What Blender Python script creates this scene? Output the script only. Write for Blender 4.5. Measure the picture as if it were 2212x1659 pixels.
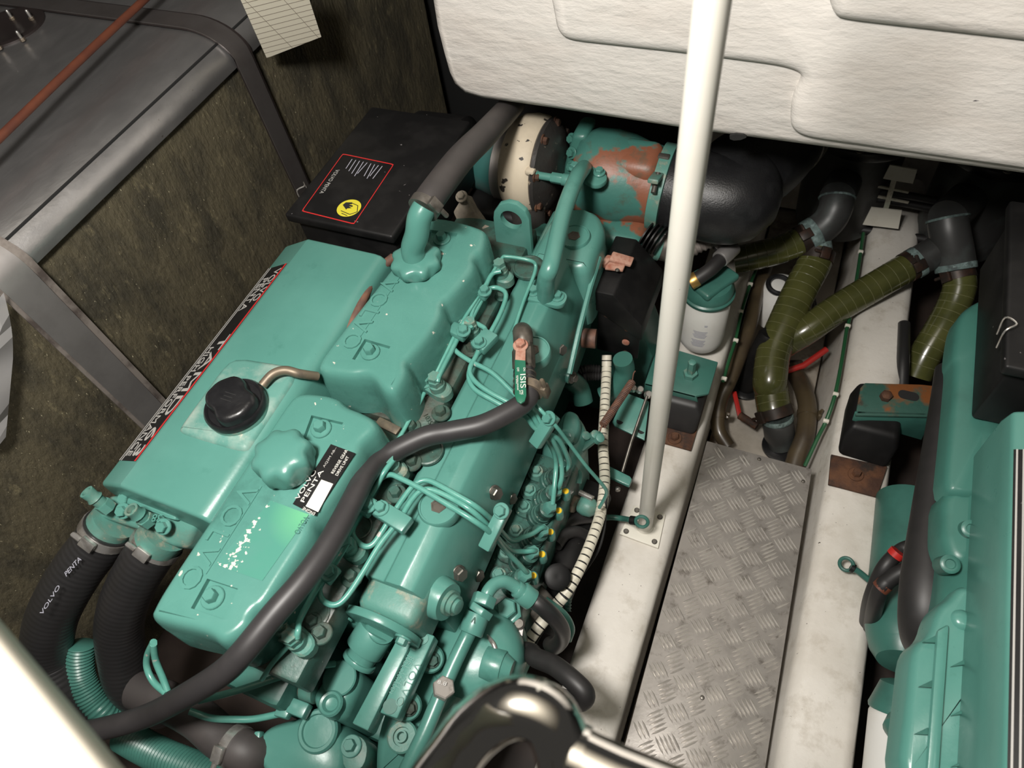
import bpy, bmesh, math, random
from mathutils import Vector, Matrix
random.seed(7)
for o in list(bpy.data.objects): bpy.data.objects.remove(o)
SC = bpy.context.scene
COL = SC.collection
# ------------------------------------------------------------------ camera
FPX, CX, CY, CAMH = 1500.0, 1106.0, 829.5, 1.4
def _axes():
    d1 = Vector((2240 - CX, -1550 - CY, FPX)).normalized()
    d2 = -Vector((-3400 - CX, -400 - CY, FPX)).normalized()
    d2 = (d2 - d1 * d1.dot(d2)).normalized()
    return d2, d1, d2.cross(d1)
AX, AY, AZ = _axes()
CAMPOS = Vector((0, 0, CAMH))
cd = bpy.data.cameras.new('camera'); cam = bpy.data.objects.new('camera', cd); COL.objects.link(cam)
right = Vector((AX.x, AY.x, AZ.x)); down = Vector((AX.y, AY.y, AZ.y)); fwd = Vector((AX.z, AY.z, AZ.z))
m3 = Matrix((right, -down, -fwd)).transposed()
cam.matrix_world = Matrix.Translation(CAMPOS) @ m3.to_4x4()
cd.sensor_fit = 'HORIZONTAL'; cd.sensor_width = 36; cd.lens = FPX / 2212 * 36; cd.clip_start = 0.02
cd.dof.use_dof = True; cd.dof.focus_distance = 1.22; cd.dof.aperture_fstop = 6.3
SC.camera = cam
# ------------------------------------------------------------------ light
SC.view_settings.view_transform = 'Standard'; SC.view_settings.look = 'None'
SC.view_settings.exposure = 0.0; SC.view_settings.gamma = 1.0; SC.view_settings.use_curve_mapping = False
wd = bpy.data.worlds.new('world'); SC.world = wd; wd.use_nodes = True
wd.node_tree.nodes['Background'].inputs[0].default_value = (1.0, .95, .88, 1)
wd.node_tree.nodes['Background'].inputs[1].default_value = 0.04
lp = bpy.data.lights.new('cabin_lamp', 'POINT'); lp.energy = 122; lp.color = (1, .965, .915); lp.shadow_soft_size = .11
lo = bpy.data.objects.new('cabin_lamp', lp); COL.objects.link(lo); lo.location = (-.32, -.04, 1.78)

# ------------------------------------------------------------------ pixel -> place helpers
def ray(px, py):
    v = Vector((px - CX, py - CY, FPX))
    return Vector((AX.dot(v), AY.dot(v), AZ.dot(v)))
def P(px, py, z=None, x=None, y=None):
    r = ray(px, py)
    k = (z - CAMH) / r.z if z is not None else (x / r.x if x is not None else y / r.y)
    return CAMPOS + r * k
ZM = dict(A=(0, 0, 2.962), B=(560, 200, 3.687), C=(950, 200, 3.687), D=(1400, 250, 2.719), E=(0, 480, 3.687),
          F=(200, 480, 3.318), G=(640, 450, 3.687), H=(1100, 480, 4.366), I=(0, 980, 3.687), J=(0, 1250, 3.95),
          K=(320, 820, 3.771), L=(560, 900, 3.687), M=(900, 780, 3.95), N=(950, 1080, 4.366), O=(500, 1240, 3.95),
          Q=(860, 1300, 3.568), R=(1250, 650, 3.687), S=(1700, 700, 4.148), T=(1750, 1050, 4.74),
          U=(1750, 1300, 4.621), V=(1200, 1050, 3.687), W=(900, 0, 3.16), X=(1500, 0, 3.107), Y=(1900, 430, 5.029), Z=(0, 0, 1))
def Q(k, zx, zy, z=None, x=None, y=None):
    ox, oy, s = ZM[k]
    return P(ox + zx / s, oy + zy / s, z, x, y)
def QL(k, lst): return [Q(k, a, b, c) for a, b, c in lst]
XX, YY, ZZ = Vector((1, 0, 0)), Vector((0, 1, 0)), Vector((0, 0, 1))
# ------------------------------------------------------------------ mesh helpers
def frame(ax):
    ax = Vector(ax).normalized()
    u = ax.cross(ZZ) if abs(ax.z) < .9 else ax.cross(YY)
    u.normalize(); return u, ax.cross(u).normalized(), ax
def spline(pts, sub=6):
    pts = [Vector(p) for p in pts]
    if sub <= 1 or len(pts) < 3: return pts
    out = []
    for i in range(len(pts) - 1):
        p0 = pts[i - 1] if i else pts[0] * 2 - pts[1]
        p1, p2 = pts[i], pts[i + 1]
        p3 = pts[i + 2] if i + 2 < len(pts) else p2 * 2 - p1
        for j in range(sub):
            t = j / sub
            out.append(.5 * ((2 * p1) + (p2 - p0) * t + (2 * p0 - 5 * p1 + 4 * p2 - p3) * t * t + (3 * p1 - p0 - 3 * p2 + p3) * t ** 3))
    out.append(pts[-1]); return out
def resample(pts, step):
    out = [pts[0]]; acc = 0
    for a, b in zip(pts, pts[1:]):
        L = (b - a).length; d = step - acc
        while d <= L:
            out.append(a.lerp(b, d / L)); d += step
        acc = (acc + L) % step
    return out
class MB:
    def __init__(s): s.v = []; s.f = []
    def add(s, vs, fs):
        n = len(s.v); s.v += [Vector(v) for v in vs]; s.f += [tuple(i + n for i in f) for f in fs]; return s
    def loft(s, rings, caps=True, closed=False):
        n = len(rings[0]); base = len(s.v)
        for r in rings: s.v += [Vector(p) for p in r]
        m = len(rings)
        for i in range(m if closed else m - 1):
            a, b = base + i * n, base + ((i + 1) % m) * n
            for j in range(n):
                k = (j + 1) % n; s.f.append((a + j, a + k, b + k, b + j))
        if caps and not closed:
            s.f.append(tuple(base + j for j in range(n))[::-1]); s.f.append(tuple(base + (m - 1) * n + j for j in range(n)))
        return s
    def box(s, a, b):
        (x0, y0, z0), (x1, y1, z1) = a, b
        return s.loft([[(x0, y0, z0), (x1, y0, z0), (x1, y1, z0), (x0, y1, z0)], [(x0, y0, z1), (x1, y0, z1), (x1, y1, z1), (x0, y1, z1)]])
    def obox(s, c, u, v, w, su, sv, sw):
        c = Vector(c); u = Vector(u).normalized() * su / 2; v = Vector(v).normalized() * sv / 2; w = Vector(w).normalized() * sw / 2
        return s.loft([[c - u - v - w, c + u - v - w, c + u + v - w, c - u + v - w], [c - u - v + w, c + u - v + w, c + u + v + w, c - u + v + w]])
    def bar(s, a, b, w, h, up=ZZ):
        a, b = Vector(a), Vector(b); d = b - a; side = d.cross(Vector(up)).normalized(); u2 = side.cross(d).normalized()
        return s.obox((a + b) / 2, d, side, u2, d.length, w, h)
    def prism(s, poly, vec):
        vec = Vector(vec); return s.loft([[Vector(p) for p in poly], [Vector(p) + vec for p in poly]])
    def tube(s, pts, r, n=12, sub=6, caps=True, rf=None, step=None, closed=False):
        p = spline(pts, sub)
        if step: p = resample(p, step)
        t0 = (p[1] - p[0]).normalized(); u = frame(t0)[0]; rings = []; L = 0
        for i, q in enumerate(p):
            t = (p[min(i + 1, len(p) - 1)] - p[max(i - 1, 0)]).normalized()
            u = (u - t * u.dot(t)).normalized(); w = t.cross(u)
            if i: L += (q - p[i - 1]).length
            rr = rf(L, i / (len(p) - 1)) if rf else (r if not isinstance(r, (list, tuple)) else r[0] + (r[1] - r[0]) * i / (len(p) - 1))
            rings.append([q + (u * math.cos(2 * math.pi * j / n) + w * math.sin(2 * math.pi * j / n)) * rr for j in range(n)])
        return s.loft(rings, caps)
    def lathe(s, prof, o, ax=ZZ, n=24, lobes=None):
        u, w, a = frame(ax); o = Vector(o); rings = []
        for pr in prof:
            r, h = pr[0], pr[1]; am = pr[2] if len(pr) > 2 else 0
            rings.append([o + a * h + (u * math.cos(2 * math.pi * j / n) + w * math.sin(2 * math.pi * j / n)) * (r * (1 + am * math.cos((lobes or 1) * 2 * math.pi * j / n))) for j in range(n)])
        return s.loft(rings)
    def ring(s, o, ax, R, r, n=24, m=8):
        u, w, a = frame(ax); o = Vector(o); rings = []
        for i in range(n):
            t = 2 * math.pi * i / n; d = u * math.cos(t) + w * math.sin(t)
            rings.append([o + d * (R + r * math.cos(2 * math.pi * j / m)) + a * r * math.sin(2 * math.pi * j / m) for j in range(m)])
        return s.loft(rings, False, True)
    def layers(s, poly, lay):
        n = len(poly); nr = []
        area2 = sum(poly[i][0] * poly[(i + 1) % n][1] - poly[(i + 1) % n][0] * poly[i][1] for i in range(n))
        sg = 1 if area2 > 0 else -1
        for i in range(n):
            a, b = Vector(poly[i - 1][:2]), Vector(poly[(i + 1) % n][:2]); d = (b - a).normalized(); nr.append(Vector((d.y, -d.x)) * sg)
        return s.loft([[(poly[i][0] + nr[i].x * o, poly[i][1] + nr[i].y * o, z) for i in range(n)] for z, o in lay])
def chaikin(poly, it=2, rm=.013):
    poly = [Vector(p) for p in poly]
    for k in range(it):
        out = []
        for i in range(len(poly)):
            a, b = poly[i], poly[(i + 1) % len(poly)]
            t = min(.25, rm / max(1e-6, (b - a).length))
            out += [a.lerp(b, t), a.lerp(b, 1 - t)]
        poly = out
    return poly
def rrect(w, h, r, n=5):
    out = []
    for cx, cy, a0 in ((w / 2 - r, h / 2 - r, 0), (-w / 2 + r, h / 2 - r, 90), (-w / 2 + r, -h / 2 + r, 180), (w / 2 - r, -h / 2 + r, 270)):
        for i in range(n + 1):
            a = math.radians(a0 + 90 * i / n); out.append((cx + r * math.cos(a), cy + r * math.sin(a)))
    return out
ORG = {}
def mesh_of(mb, name, mat, ang=38, bev=0, seg=2):
    me = bpy.data.meshes.new(name); me.from_pydata([tuple(v) for v in mb.v], [], mb.f)
    bm = bmesh.new(); bm.from_mesh(me)
    bmesh.ops.recalc_face_normals(bm, faces=bm.faces[:])
    if bev:
        bmesh.ops.dissolve_degenerate(bm, edges=bm.edges[:], dist=1e-5)
        ed = [e for e in bm.edges if len(e.link_faces) == 2 and e.calc_face_angle(0) > math.radians(30)]
        if ed: bmesh.ops.bevel(bm, geom=ed, offset=bev, segments=seg, profile=.5, affect='EDGES', clamp_overlap=True)
    ng = [f for f in bm.faces if len(f.verts) > 4]
    if ng: bmesh.ops.triangulate(bm, faces=ng, ngon_method='EAR_CLIP')
    bm.to_mesh(me); bm.free()
    for p in me.polygons: p.use_smooth = True
    me.set_sharp_from_angle(angle=math.radians(ang))
    me.materials.append(MT[mat] if isinstance(mat, str) else mat)
    return me
def link(name, me, parent, origin):
    o = bpy.data.objects.new(name, me); COL.objects.link(o); origin = Vector(origin)
    if parent is not None:
        o.parent = parent; o.location = origin - ORG[parent.name]
    else: o.location = origin
    ORG[o.name] = origin
    return o
def part(name, mb, mat, parent=None, ang=38, bev=0, seg=2, label=None):
    vs = mb.v
    c = Vector([(min(v[i] for v in vs) + max(v[i] for v in vs)) / 2 for i in range(3)])
    if parent is None: c.z = min(v.z for v in vs)
    mb.v = [v - c for v in vs]
    o = link(name, mesh_of(mb, name, mat, ang, bev, seg), parent, c)
    if label: o['label'] = label
    return o
def tag(o, label, cat, group=None):
    o['label'] = label; o['category'] = cat
    if group: o['group'] = group
    return o
def struct(o): o['kind'] = 'structure'; return o
def thing(name, loc, label, cat, group=None):
    o = link(name, None, None, loc); o.empty_display_size = .05; return tag(o, label, cat, group)
def inst(name, me, parent, loc, ax=ZZ, spin=0):
    o = link(name, me, parent, loc)
    o.rotation_mode = 'QUATERNION'; o.rotation_quaternion = Vector(ax).normalized().to_track_quat('Z', 'Y') @ Matrix.Rotation(spin, 3, 'Z').to_quaternion()
    return o
def cut(o, mb):
    me = bpy.data.meshes.new('c'); me.from_pydata([tuple(v) for v in mb.v], [], mb.f)
    bm = bmesh.new(); bm.from_mesh(me); bmesh.ops.recalc_face_normals(bm, faces=bm.faces[:]); bm.to_mesh(me); bm.free()
    c = bpy.data.objects.new('c', me); COL.objects.link(c)
    bpy.context.view_layer.update()
    md = o.modifiers.new('b', 'BOOLEAN'); md.operation = 'DIFFERENCE'; md.object = c; md.solver = 'EXACT'
    dg = bpy.context.evaluated_depsgraph_get()
    nm = bpy.data.meshes.new_from_object(o.evaluated_get(dg)); o.modifiers.clear()
    if len(nm.polygons) > 10:
        o.data = nm
        for p in nm.polygons: p.use_smooth = True
        nm.set_sharp_from_angle(angle=math.radians(30))
    bpy.data.objects.remove(c)
def text(name, body, o, xd, yd, L, h, mat, parent, ext=.0004, spacing=1.0, label=None):
    cu = bpy.data.curves.new('t', 'FONT'); cu.body = body; cu.size = 1; cu.extrude = .5; cu.resolution_u = 3; cu.space_character = spacing
    t = bpy.data.objects.new('t', cu); COL.objects.link(t)
    dg = bpy.context.evaluated_depsgraph_get(); me = bpy.data.meshes.new_from_object(t.evaluated_get(dg))
    bpy.data.objects.remove(t)
    xs = [v.co.x for v in me.vertices]; ys = [v.co.y for v in me.vertices]
    x0, x1, y0, y1 = min(xs), max(xs), min(ys), max(ys)
    xd = Vector(xd).normalized(); yd = Vector(yd); yd = (yd - xd * yd.dot(xd)).normalized(); n = xd.cross(yd)
    o = Vector(o)
    for v in me.vertices:
        a = (v.co.x - x0) / (x1 - x0) * L; b = (v.co.y - y0) / (y1 - y0) * h
        v.co = xd * a + yd * b + n * ((v.co.z + .5) * ext)
    me.materials.clear(); me.materials.append(MT[mat])
    ob = link(name, me, parent, o)
    if label: ob['label'] = label
    return ob
# ------------------------------------------------------------------ materials
MT = {}
def mat(name, base, rough=.5, metal=0., c2=None, sc=8, lo=.45, hi=.65, dirt=None, dsc=5, dlo=.55, dhi=.7, chips=None, csc=40, clo=.7,
        bump=0, bsc=60, stretch=None, spec=.5, coat=0, trans=0, alpha=1, bdist=.002, rvar=0):
    m = bpy.data.materials.new(name); m.use_nodes = True; nt = m.node_tree; N = nt.nodes; Lk = nt.links
    b = N['Principled BSDF']
    b.inputs['Base Color'].default_value = (*base, 1); b.inputs['Roughness'].default_value = rough; b.inputs['Metallic'].default_value = metal
    b.inputs['Specular IOR Level'].default_value = spec; b.inputs['Coat Weight'].default_value = coat; b.inputs['Coat Roughness'].default_value = .15
    b.inputs['Transmission Weight'].default_value = trans; b.inputs['Alpha'].default_value = alpha
    geo = N.new('ShaderNodeNewGeometry'); co = geo.outputs['Position']
    if stretch:
        mp = N.new('ShaderNodeMapping'); mp.inputs['Scale'].default_value = stretch; Lk.new(co, mp.inputs[0]); co = mp.outputs[0]
    def noise(scale, det=5, ro=.6):
        n = N.new('ShaderNodeTexNoise'); n.inputs['Scale'].default_value = scale; n.inputs['Detail'].default_value = det; n.inputs['Roughness'].default_value = ro
        Lk.new(co, n.inputs['Vector']); return n.outputs['Fac']
    def ramp(fac, lo, hi):
        r = N.new('ShaderNodeMapRange'); r.inputs['From Min'].default_value = lo; r.inputs['From Max'].default_value = hi; Lk.new(fac, r.inputs['Value']); return r.outputs[0]
    cur = None
    def mixc(fac, colr):
        nonlocal cur
        x = N.new('ShaderNodeMix'); x.data_type = 'RGBA'; Lk.new(fac, x.inputs['Factor'])
        if cur is None: x.inputs[6].default_value = (*base, 1)
        else: Lk.new(cur, x.inputs[6])
        x.inputs[7].default_value = (*colr, 1); cur = x.outputs[2]
    if c2: mixc(ramp(noise(sc), lo, hi), c2)
    if dirt: mixc(ramp(noise(dsc, 8, .7), dlo, dhi), dirt)
    if chips: mixc(ramp(noise(csc, 3, .5), clo, clo + .02), chips)
    if cur is not None: Lk.new(cur, b.inputs['Base Color'])
    if rvar:
        r = N.new('ShaderNodeMapRange'); r.inputs['To Min'].default_value = rough - rvar; r.inputs['To Max'].default_value = rough + rvar
        Lk.new(noise(25, 6), r.inputs['Value']); Lk.new(r.outputs[0], b.inputs['Roughness'])
    if bump:
        bp = N.new('ShaderNodeBump'); bp.inputs['Strength'].default_value = bump; bp.inputs['Distance'].default_value = bdist
        Lk.new(noise(bsc, 6), bp.inputs['Height']); Lk.new(bp.outputs[0], b.inputs['Normal'])
    MT[name] = m; return m
TEAL = (.080, .232, .195)
mat('teal', TEAL, .3, c2=(.092, .256, .216), sc=6, dirt=(.04, .15, .12), dsc=9, dlo=.6, dhi=.8, bump=.12, bsc=45, bdist=.003, rvar=.08)
mat('teal_chip', TEAL, .27, c2=(.092, .256, .216), sc=6, dirt=(.035, .10, .085), dsc=7, dlo=.58, dhi=.85, chips=(.62, .58, .5), csc=60, clo=.715, bump=.12, bsc=45, bdist=.003, rvar=.08)
mat('teal_dirty', (.038, .105, .085), .42, c2=(.055, .06, .045), sc=14, lo=.4, hi=.62, dirt=(.03, .032, .025), dsc=30, dlo=.5, dhi=.68, chips=(.5, .5, .4), csc=130, clo=.74, bump=.3, bsc=120, rvar=.12)
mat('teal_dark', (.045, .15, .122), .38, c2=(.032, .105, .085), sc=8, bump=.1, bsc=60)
mat('teal_pipe', (.09, .29, .24), .28, c2=(.12, .34, .28), sc=30, chips=(.42, .40, .36), csc=42, clo=.68)
mat('teal_worn', (.085, .235, .195), .45, c2=(.11, .19, .155), sc=20, dirt=(.24, .26, .2), dsc=40, dlo=.55, dhi=.66, bump=.3, bsc=90)
mat('teal_rust', (.05, .165, .138), .45, c2=(.225, .082, .045), sc=6.5, lo=.535, hi=.57, dirt=(.07, .085, .06), dsc=22, dlo=.52, dhi=.7, bump=.3, bsc=80)
mat('rust', (.055, .024, .014), .8, c2=(.12, .05, .022), sc=22, dirt=(.02, .015, .012), dsc=14, dlo=.5, dhi=.6, bump=.6, bsc=120)
mat('rust_teal', (.03, .09, .07), .6, c2=(.20, .07, .02), sc=9, lo=.46, hi=.54, dirt=(.03, .02, .015), dsc=16, bump=.4, bsc=90)
mat('pink_rust', (.42, .24, .18), .6, c2=(.3, .11, .07), sc=60, bump=.4, bsc=150)
mat('spring', (.10, .055, .042), .6, c2=(.17, .08, .05), sc=60)
mat('rubber', (.014, .0135, .014), .42, spec=1.0, c2=(.017, .016, .0165), sc=12, rvar=.06)
mat('rubber_soft', (.030, .028, .029), .46, c2=(.038, .035, .036), sc=14)
mat('teal_oily', (.046, .125, .102), .34, c2=(.034, .085, .068), sc=20, dirt=(.018, .026, .021), dsc=40, dlo=.48, dhi=.66, chips=(.45, .48, .38), csc=170, clo=.70, bump=.2, bsc=120)
mat('rubber_matt', (.016, .015, .015), .5, c2=(.022, .020, .020), sc=20)
mat('hose_grey', (.042, .037, .036), .58, c2=(.055, .048, .046), sc=15)
mat('black', (.0062, .006, .0062), .5, spec=.3, c2=(.012, .0115, .0115), sc=16, chips=(.16, .15, .15), csc=90, clo=.745)
mat('black_gloss', (.010, .010, .011), .3, c2=(.016, .016, .017), sc=30, bump=.35, bsc=170, bdist=.001)
mat('black_matt', (.012, .012, .012), .75)
mat('black_leather', (.011, .011, .012), .36, c2=(.018, .018, .019), sc=30, bump=.5, bsc=300, bdist=.0012)
mat('elbow_bronze', (.040, .040, .039), .42, c2=(.065, .075, .072), sc=14, lo=.5, hi=.7)
mat('verdigris', (.14, .20, .19), .75, c2=(.06, .08, .078), sc=40, dirt=(.22, .30, .29), dsc=60, dlo=.5, dhi=.6)
mat('white_paint', (.70, .665, .61), .5, c2=(.58, .54, .48), sc=5, dirt=(.36, .31, .24), dsc=13, dlo=.52, dhi=.85, chips=(.10, .08, .07), csc=110, clo=.725, bump=.25, bsc=50, bdist=.004)
mat('moulding_paint', (.74, .70, .655), .48, c2=(.68, .63, .58), sc=6, dirt=(.45, .40, .36), dsc=26, dlo=.66, dhi=.8, chips=(.08, .07, .08), csc=34, clo=.755, bump=.55, bsc=26, bdist=.006, stretch=(.6, 1, 1.6))
mat('bilge', (.36, .32, .27), .6, c2=(.52, .48, .42), sc=6, dirt=(.12, .07, .035), dsc=9, dlo=.52, dhi=.68, bump=.3, bsc=30)
mat('bilge_dark', (.045, .030, .024), .7, c2=(.025, .018, .015), sc=7)
mat('white_pole', (.70, .675, .61), .34, c2=(.66, .63, .56), sc=6, chips=(.25, .2, .17), csc=70, clo=.77)
mat('white_plate', (.74, .71, .62), .4, c2=(.62, .57, .45), sc=25, lo=.55, hi=.8)
mat('cream', (.44, .40, .33), .45)
mat('bounce_headliner', (.34, .31, .26), .6)
mat('filter_white', (.70, .69, .66), .35, c2=(.64, .62, .58), sc=8)
mat('print_grey', (.36, .36, .42), .6)
mat('tank_top', (.50, .49, .49), .40, .92, c2=(.60, .585, .58), sc=6, chips=(.4, .37, .34), csc=90, clo=.72, bump=.25, bsc=60, stretch=(2.2, .8, 1), rvar=.08)
mat('tank_side', (.105, .090, .056), .6, c2=(.055, .049, .034), sc=9, lo=.42, hi=.62, dirt=(.24, .205, .12), dsc=24, dlo=.58, dhi=.78, chips=(.42, .38, .25), csc=150, clo=.70, bump=.8, bsc=55, bdist=.006, stretch=(1, 1.7, .8))
mat('strap', (.44, .42, .41), .40, .75, c2=(.38, .36, .35), sc=12, rvar=.05)
mat('strap_dark', (.035, .027, .026), .45, .3)
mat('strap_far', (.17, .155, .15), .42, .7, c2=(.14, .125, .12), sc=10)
mat('clamp_dark', (.03, .022, .018), .45, .3, c2=(.06, .03, .02), sc=40)
mat('strap_pad', (.20, .175, .155), .8, c2=(.07, .055, .048), sc=20)
mat('copper_pipe', (.135, .042, .022), .5, c2=(.10, .032, .02), sc=20)
mat('alu', (.34, .315, .29), .38, .3, c2=(.27, .25, .23), sc=24, dirt=(.10, .085, .07), dsc=34, dlo=.54, dhi=.74, bump=.12, bsc=140, rvar=.08)
mat('alu_bar', (.56, .53, .49), .28, .45, c2=(.46, .43, .40), sc=30, dirt=(.12, .1, .085), dsc=30, dlo=.62, dhi=.72)
mat('steel', (.62, .60, .57), .26, .8, c2=(.36, .33, .3), sc=50)
mat('steel_dull', (.20, .185, .165), .45, .8, c2=(.11, .10, .085), sc=40)
mat('chrome', (.86, .84, .80), .10, 1.0)
mat('brass', (.55, .34, .11), .35, .85)
mat('brass_dull', (.20, .16, .115), .5, .5, c2=(.12, .10, .08), sc=50)
mat('valve_body', (.13, .115, .095), .45, .5, c2=(.075, .066, .055), sc=50)
mat('turbo_cream', (.58, .50, .38), .6, c2=(.50, .43, .33), sc=12, chips=(.035, .03, .026), csc=36, clo=.66, bump=.25, bsc=80)
mat('turbo_black', (.035, .032, .03), .35, c2=(.4, .33, .25), sc=30, lo=.62, hi=.68, bump=.5, bsc=70)
mat('turbo_teal', (.03, .11, .10), .4, c2=(.075, .085, .082), sc=9, lo=.4, hi=.65)
mat('gasket', (.22, .19, .15), .9, bump=.8, bsc=120, c2=(.13, .11, .09), sc=30)
mat('hose_green', (.085, .088, .026), .25, c2=(.05, .055, .016), sc=10, coat=.6, dirt=(.035, .032, .012), dsc=7, dlo=.56, dhi=.8)
mat('hose_green_line', (.15, .15, .07), .3)
mat('hose_brown', (.075, .055, .03), .4, c2=(.04, .028, .018), sc=9, coat=.3)
mat('wire_green', (.018, .09, .035), .4)
mat('red', (.42, .02, .016), .4)
mat('red_ink', (.55, .025, .025), .45)
mat('yellow', (.62, .55, .04), .5)
mat('yellow_mark', (.75, .48, .01), .6)
mat('ink_white', (.66, .65, .6), .5)
mat('ink_grey', (.40, .39, .37), .5)
mat('ink_dark', (.02, .02, .02), .5)
mat('loom', (.62, .585, .48), .5, c2=(.42, .47, .37), sc=9, lo=.55, hi=.75, dirt=(.3, .27, .2), dsc=30)
mat('plastic_sheet', (.55, .54, .54), .22, trans=.25, alpha=.75)
mat('sticker_green', (.07, .285, .205), .32, c2=(.088, .28, .225), sc=10, chips=(.68, .64, .55), csc=42, clo=.64)
mat('teal_powder', (.10, .26, .22), .5, c2=(.30, .39, .34), sc=18, lo=.42, hi=.66, dirt=(.5, .47, .38), dsc=45, dlo=.62, dhi=.72, bump=.2, bsc=90)
mat('ball_handle', (.012, .13, .075), .4)
# ruled card: paper with printed table rules
def ruled(name, paper, ink, nv):
    m = mat(name, paper, .6); nt = m.node_tree; N = nt.nodes; Lk = nt.links; b = N['Principled BSDF']
    tc = N.new('ShaderNodeTexCoord'); sp = N.new('ShaderNodeSeparateXYZ'); Lk.new(tc.outputs['Generated'], sp.inputs[0])
    def rule(out, k, wdt):
        a = N.new('ShaderNodeMath'); a.operation = 'MULTIPLY'; a.inputs[1].default_value = k; Lk.new(out, a.inputs[0])
        f = N.new('ShaderNodeMath'); f.operation = 'FRACT'; Lk.new(a.outputs[0], f.inputs[0])
        c = N.new('ShaderNodeMath'); c.operation = 'LESS_THAN'; c.inputs[1].default_value = wdt; Lk.new(f.outputs[0], c.inputs[0]); return c.outputs[0]
    a = rule(sp.outputs['Z'], nv, .11); c = rule(sp.outputs['X'], 3.3, .018)
    mx = N.new('ShaderNodeMath'); mx.operation = 'MAXIMUM'; Lk.new(a, mx.inputs[0]); Lk.new(c, mx.inputs[1])
    x = N.new('ShaderNodeMix'); x.data_type = 'RGBA'; x.inputs[6].default_value = (*paper, 1); x.inputs[7].default_value = (*ink, 1)
    Lk.new(mx.outputs[0], x.inputs['Factor']); Lk.new(x.outputs[2], b.inputs['Base Color'])
ruled('card_paper', (.74, .69, .56), (.25, .21, .16), 17)
# worn label: white scuffs gather along one diagonal, brighter print left at one corner
def scuffed(name, a, b, corner):
    m = mat(name, (.072, .25, .195), .3, c2=(.085, .245, .205), sc=10); nt = m.node_tree; N = nt.nodes; Lk = nt.links; bs = N['Principled BSDF']
    geo = N.new('ShaderNodeNewGeometry'); d = (b - a).normalized(); nrm = Vector((-d.y, d.x, 0))
    def vm(op, x, v):
        n = N.new('ShaderNodeVectorMath'); n.operation = op; Lk.new(x, n.inputs[0]); n.inputs[1].default_value = v; return n
    def mt(op, x, v):
        n = N.new('ShaderNodeMath'); n.operation = op; Lk.new(x, n.inputs[0])
        if isinstance(v, float): n.inputs[1].default_value = v
        elif v is not None: Lk.new(v, n.inputs[1])
        return n.outputs[0]
    dist = mt('ABSOLUTE', vm('DOT_PRODUCT', vm('SUBTRACT', geo.outputs['Position'], a).outputs[0], nrm).outputs['Value'], None)
    no = N.new('ShaderNodeTexNoise'); no.inputs['Scale'].default_value = 150; no.inputs['Detail'].default_value = 4; Lk.new(geo.outputs['Position'], no.inputs['Vector'])
    f = mt('GREATER_THAN', mt('SUBTRACT', no.outputs['Fac'], mt('MULTIPLY', dist, 9.0)), .525)
    cd_ = vm('DISTANCE', geo.outputs['Position'], corner).outputs['Value']
    g = N.new('ShaderNodeMapRange'); g.inputs['From Min'].default_value = .055; g.inputs['From Max'].default_value = .0; Lk.new(cd_, g.inputs['Value'])
    cur = bs.inputs['Base Color'].links[0].from_socket
    for fac, col in ((g.outputs[0], (.13, .42, .22)), (f, (.66, .62, .54))):
        x = N.new('ShaderNodeMix'); x.data_type = 'RGBA'; Lk.new(fac, x.inputs['Factor']); Lk.new(cur, x.inputs[6]); x.inputs[7].default_value = (*col, 1); cur = x.outputs[2]
    Lk.new(cur, bs.inputs['Base Color'])
scuffed('scuffed_label', Q('K', 900, 1060, .5607), Q('K', 690, 1480, .5607), Q('K', 1290, 1090, .5607))
# ------------------------------------------------------------------ shared hardware meshes
def hexhead(r, h, fl=0, flh=0, dome=.0):
    mb = MB(); z = 0
    if fl: mb.lathe([(fl, 0), (fl, flh * .7), (fl * .93, flh)], (0, 0, 0), ZZ, 20); z = flh
    pr = [(r, z), (r, z + h * .82), (r * .86, z + h)]
    mb.lathe(pr, (0, 0, 0), ZZ, 6)
    if dome: mb.lathe([(r * .55, z + h), (r * .55, z + h + dome), (r * .4, z + h + dome * 1.3)], (0, 0, 0), ZZ, 12)
    return mb
BOLT = {}
for k, a in dict(bolt=(.0085, .008, .0125, .003), big=(.0092, .011, .0158, .004), small=(.006, .006, 0, 0), hex=(.0108, .011, .0125, .003), nut=(.0115, .011, .0155, .004)).items():
    BOLT[k] = a
def bolt_mesh(k, m):
    key = k + '/' + m
    if key not in BOLT:
        a = BOLT[k]; BOLT[key] = mesh_of(hexhead(a[0], a[1], a[2], a[3], .007 if k == 'nut' else 0), 'bolt_head', m, 30)
    return BOLT[key]
def bolt(parent, loc, ax=ZZ, k='bolt', m='teal', name='bolt', spin=None):
    return inst(name, bolt_mesh(k, m), parent, loc, ax, random.uniform(0, 1) if spin is None else spin)
def clamp(parent, c, ax, R, m='steel', w=.014, side=None, name='hose_clamp'):
    """worm-drive clip: band round a hose plus the screw housing"""
    u, v, a = frame(ax); s = Vector(side) if side is not None else ZZ
    s = (s - a * s.dot(a)).normalized(); t = a.cross(s)
    b = part(name, MB().lathe([(R, -w / 2), (R + .0014, -w / 2), (R + .0014, w / 2), (R, w / 2)], c, ax, 28), m, parent)
    c = Vector(c)
    part('screw_housing', MB().obox(c + s * (R + .005), t, a, s, .024, w * 1.15, .009), m, b, bev=.002)
    part('screw', MB().lathe([(.0042, 0), (.0042, .014), (.003, .016)], c + s * (R + .006) + t * .012, t, 8), m, b)
    return b
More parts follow.
